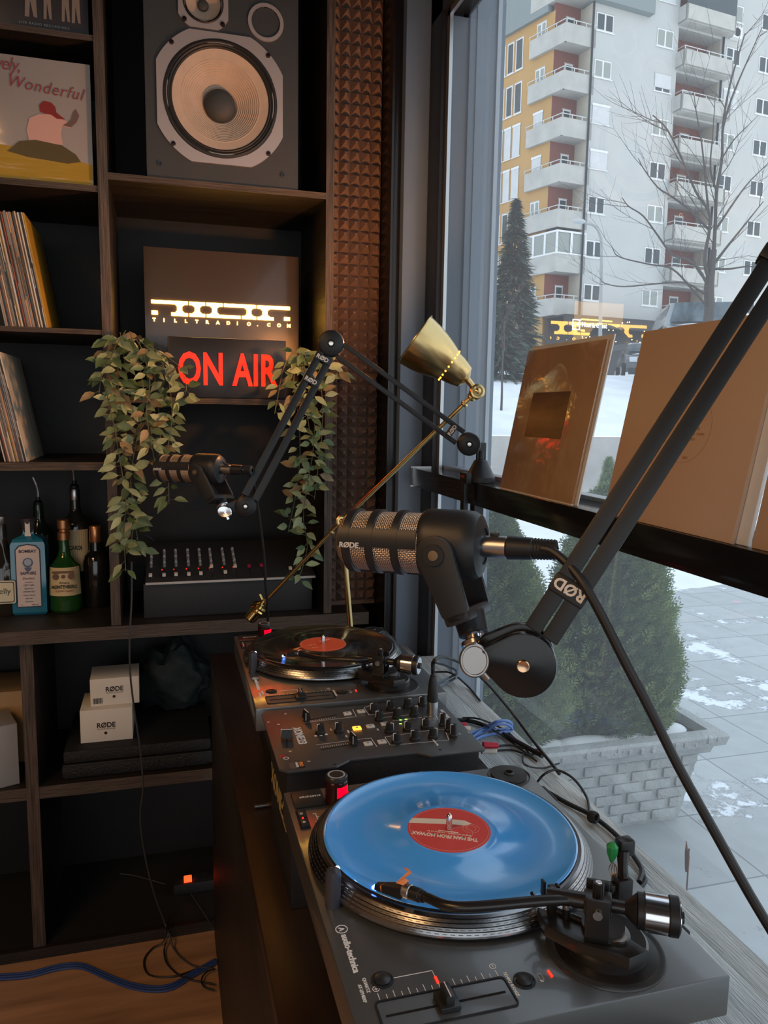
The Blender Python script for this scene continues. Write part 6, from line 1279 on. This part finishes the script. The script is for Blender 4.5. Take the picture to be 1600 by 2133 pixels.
wire = [([(965, 1495), (1000, 1498, .96), (1050, 1520), (1090, 1555), (1110, 1580)], .0022, 'black signal lead next to the red and white plugs, the upper one'), ([(965, 1500), (1005, 1508, .96), (1055, 1538), (1100, 1572), (1118, 1586)], .0022, 'black signal lead next to the red and white plugs, just below the upper one'),
        ([(1020, 1556), (1060, 1552), (1100, 1560), (1128, 1562)], .0024, 'black lead from the lower plugs to the cable knot'), ([(1022, 1564), (1065, 1562), (1100, 1572), (1124, 1566)], .0024, 'grey-black lead under the lower plugs'),
        ([(940, 1500), (985, 1503), (1040, 1525), (1090, 1552), (1130, 1575)], .0055, 'flat black cable bundle crossing the grey plank by the mixer'), ([(1120, 1628), (1135, 1612, .96), (1160, 1604, .965), (1195, 1622, .96), (1222, 1660), (1229, 1695)], .0026, 'black cable loop rising behind the nearer turntable'),
        ([(1125, 1640), (1180, 1672), (1235, 1700), (1290, 1745), (1325, 1790), (1338, 1815), (1332, 1838)], .0045, 'thick black cable bundle running along the nearer turntable'), ([(1338, 1812), (1345, 1835), (1330, 1850), (1310, 1848)], .003, 'black cable end curling beside the spare cartridge'),
        ([(1165, 1590), (1130, 1600), (1092, 1592, .95), (1090, 1570)], .002, 'small black cable curl near the pine box'), ([(905, 1400), (940, 1402, .96), (975, 1430), (1000, 1460)], .0028, 'dark cable running behind the farther turntable')]
for pts, r, lb in wire: solo('signal_cable', M().tube(dz(pts, .9305+r*1.15), r, 8), CB, lb, 'cable')
for k, lb in enumerate(('upper light blue network cable looping over the plank', 'lower light blue network cable looping over the plank')):
    solo('network_cable', M().tube(dz([(975, 1530+k*8), (1005, 1518+k*8), (1035, 1503+k*6, .965), (1058, 1502+k*8, .96), (1066, 1512+k*8), (1045, 1520+k*6), (1005, 1522+k*12), (975, 1545+k*6)], .94), .0034, 8), mat('light_blue_cable', (.13, .25, .60), .4), lb, 'cable')
for k, lb in enumerate(('inner grey blue cable loop behind the farther turntable', 'outer grey blue cable loop behind the farther turntable')):
    solo('network_cable', M().tube(dz([(905, 1425+k*8), (935, 1412+k*8), (952, 1402+k*6, .96), (948, 1395), (925, 1385), (905, 1380)], .94), .0034, 8), mat('grey_blue_cable', (.10, .14, .19), .4), lb, 'cable')
for (x, y, cn_, cc) in ((947, 1492, 'red', (.42, .02, .05)), (954, 1500, 'white', (.6, .58, .52))):
    p = PX(x, y, .478); p.z = mz-.02; solo('signal_plug', M().cyl(p, p+V((.022, -.003, 0)), .0055, .0045, 16, bev=.0006), mat(cn_+'_plug', cc, .4), '%s audio plug in the side of the mixer, upper pair' % cn_, 'plug')
for (x, y, cn_, cc) in ((1006, 1552, 'red', (.42, .02, .05)), (1003, 1563, 'white', (.6, .58, .52))):
    p = PX(x, y, .505); solo('signal_plug', M().cyl(p, p+V((.026, -.004, -.002)), .006, .005, 16, bev=.0006), mat(cn_+'_plug', cc, .4), '%s audio plug near the mixer corner, lower pair' % cn_, 'plug')
q = PZ(1045, 1590, .93); solo('pine_block', M().box((.51, 1.015, .9305), (.585, 1.075, 1.050), 0, .002), mat('raw_pine', (.42, .24, .11), .6, noise_s=3, noise_a=.3, stretch=(12, 1, 1)), 'raw pine wood block between the mixer carton and the grey plank', 'wood block')
p = PZ(1236, 1702, .945); solo('cable_tie', M().lathe([(.009, -.008), (.011, -.004), (.011, .004), (.009, .008), (.006, .006), (.006, -.006), (.009, -.008)], 20, 0, TR(p) @ RZ(30) @ RX(80)), RUB, 'black strap holding the cable bundle beside the nearer turntable', 'strap')
p0, p1 = PZ(530, 1680, .936), PZ(592, 1671, .936); solo('jack_plug', M().cyl(p0, p0.lerp(p1, .45), .0042, n=16, mi=0).cyl(p0.lerp(p1, .45), p1, .0055, .0045, 16, mi=1), [STEEL, mat('dull_brass', (.28, .17, .07), .35, .9)], 'metal jack plug lying on the dark desk left of the mixer', 'plug')
p = PX(1431, 1848, .872); t = PX(1430, 1752, .872); solo('dry_leaf', M().tube([V((p.x, p.y, 0)), p, p.lerp(t, .35)+V((0, .001, 0)), p.lerp(t, .75), t], [.0012, .0013, .0026, .0030, .0006], 8, 0, sub=5), mat('rust_brown_leaf', (.16, .055, .03), .6), 'thin rust brown reed standing just outside the window glass', 'reed')
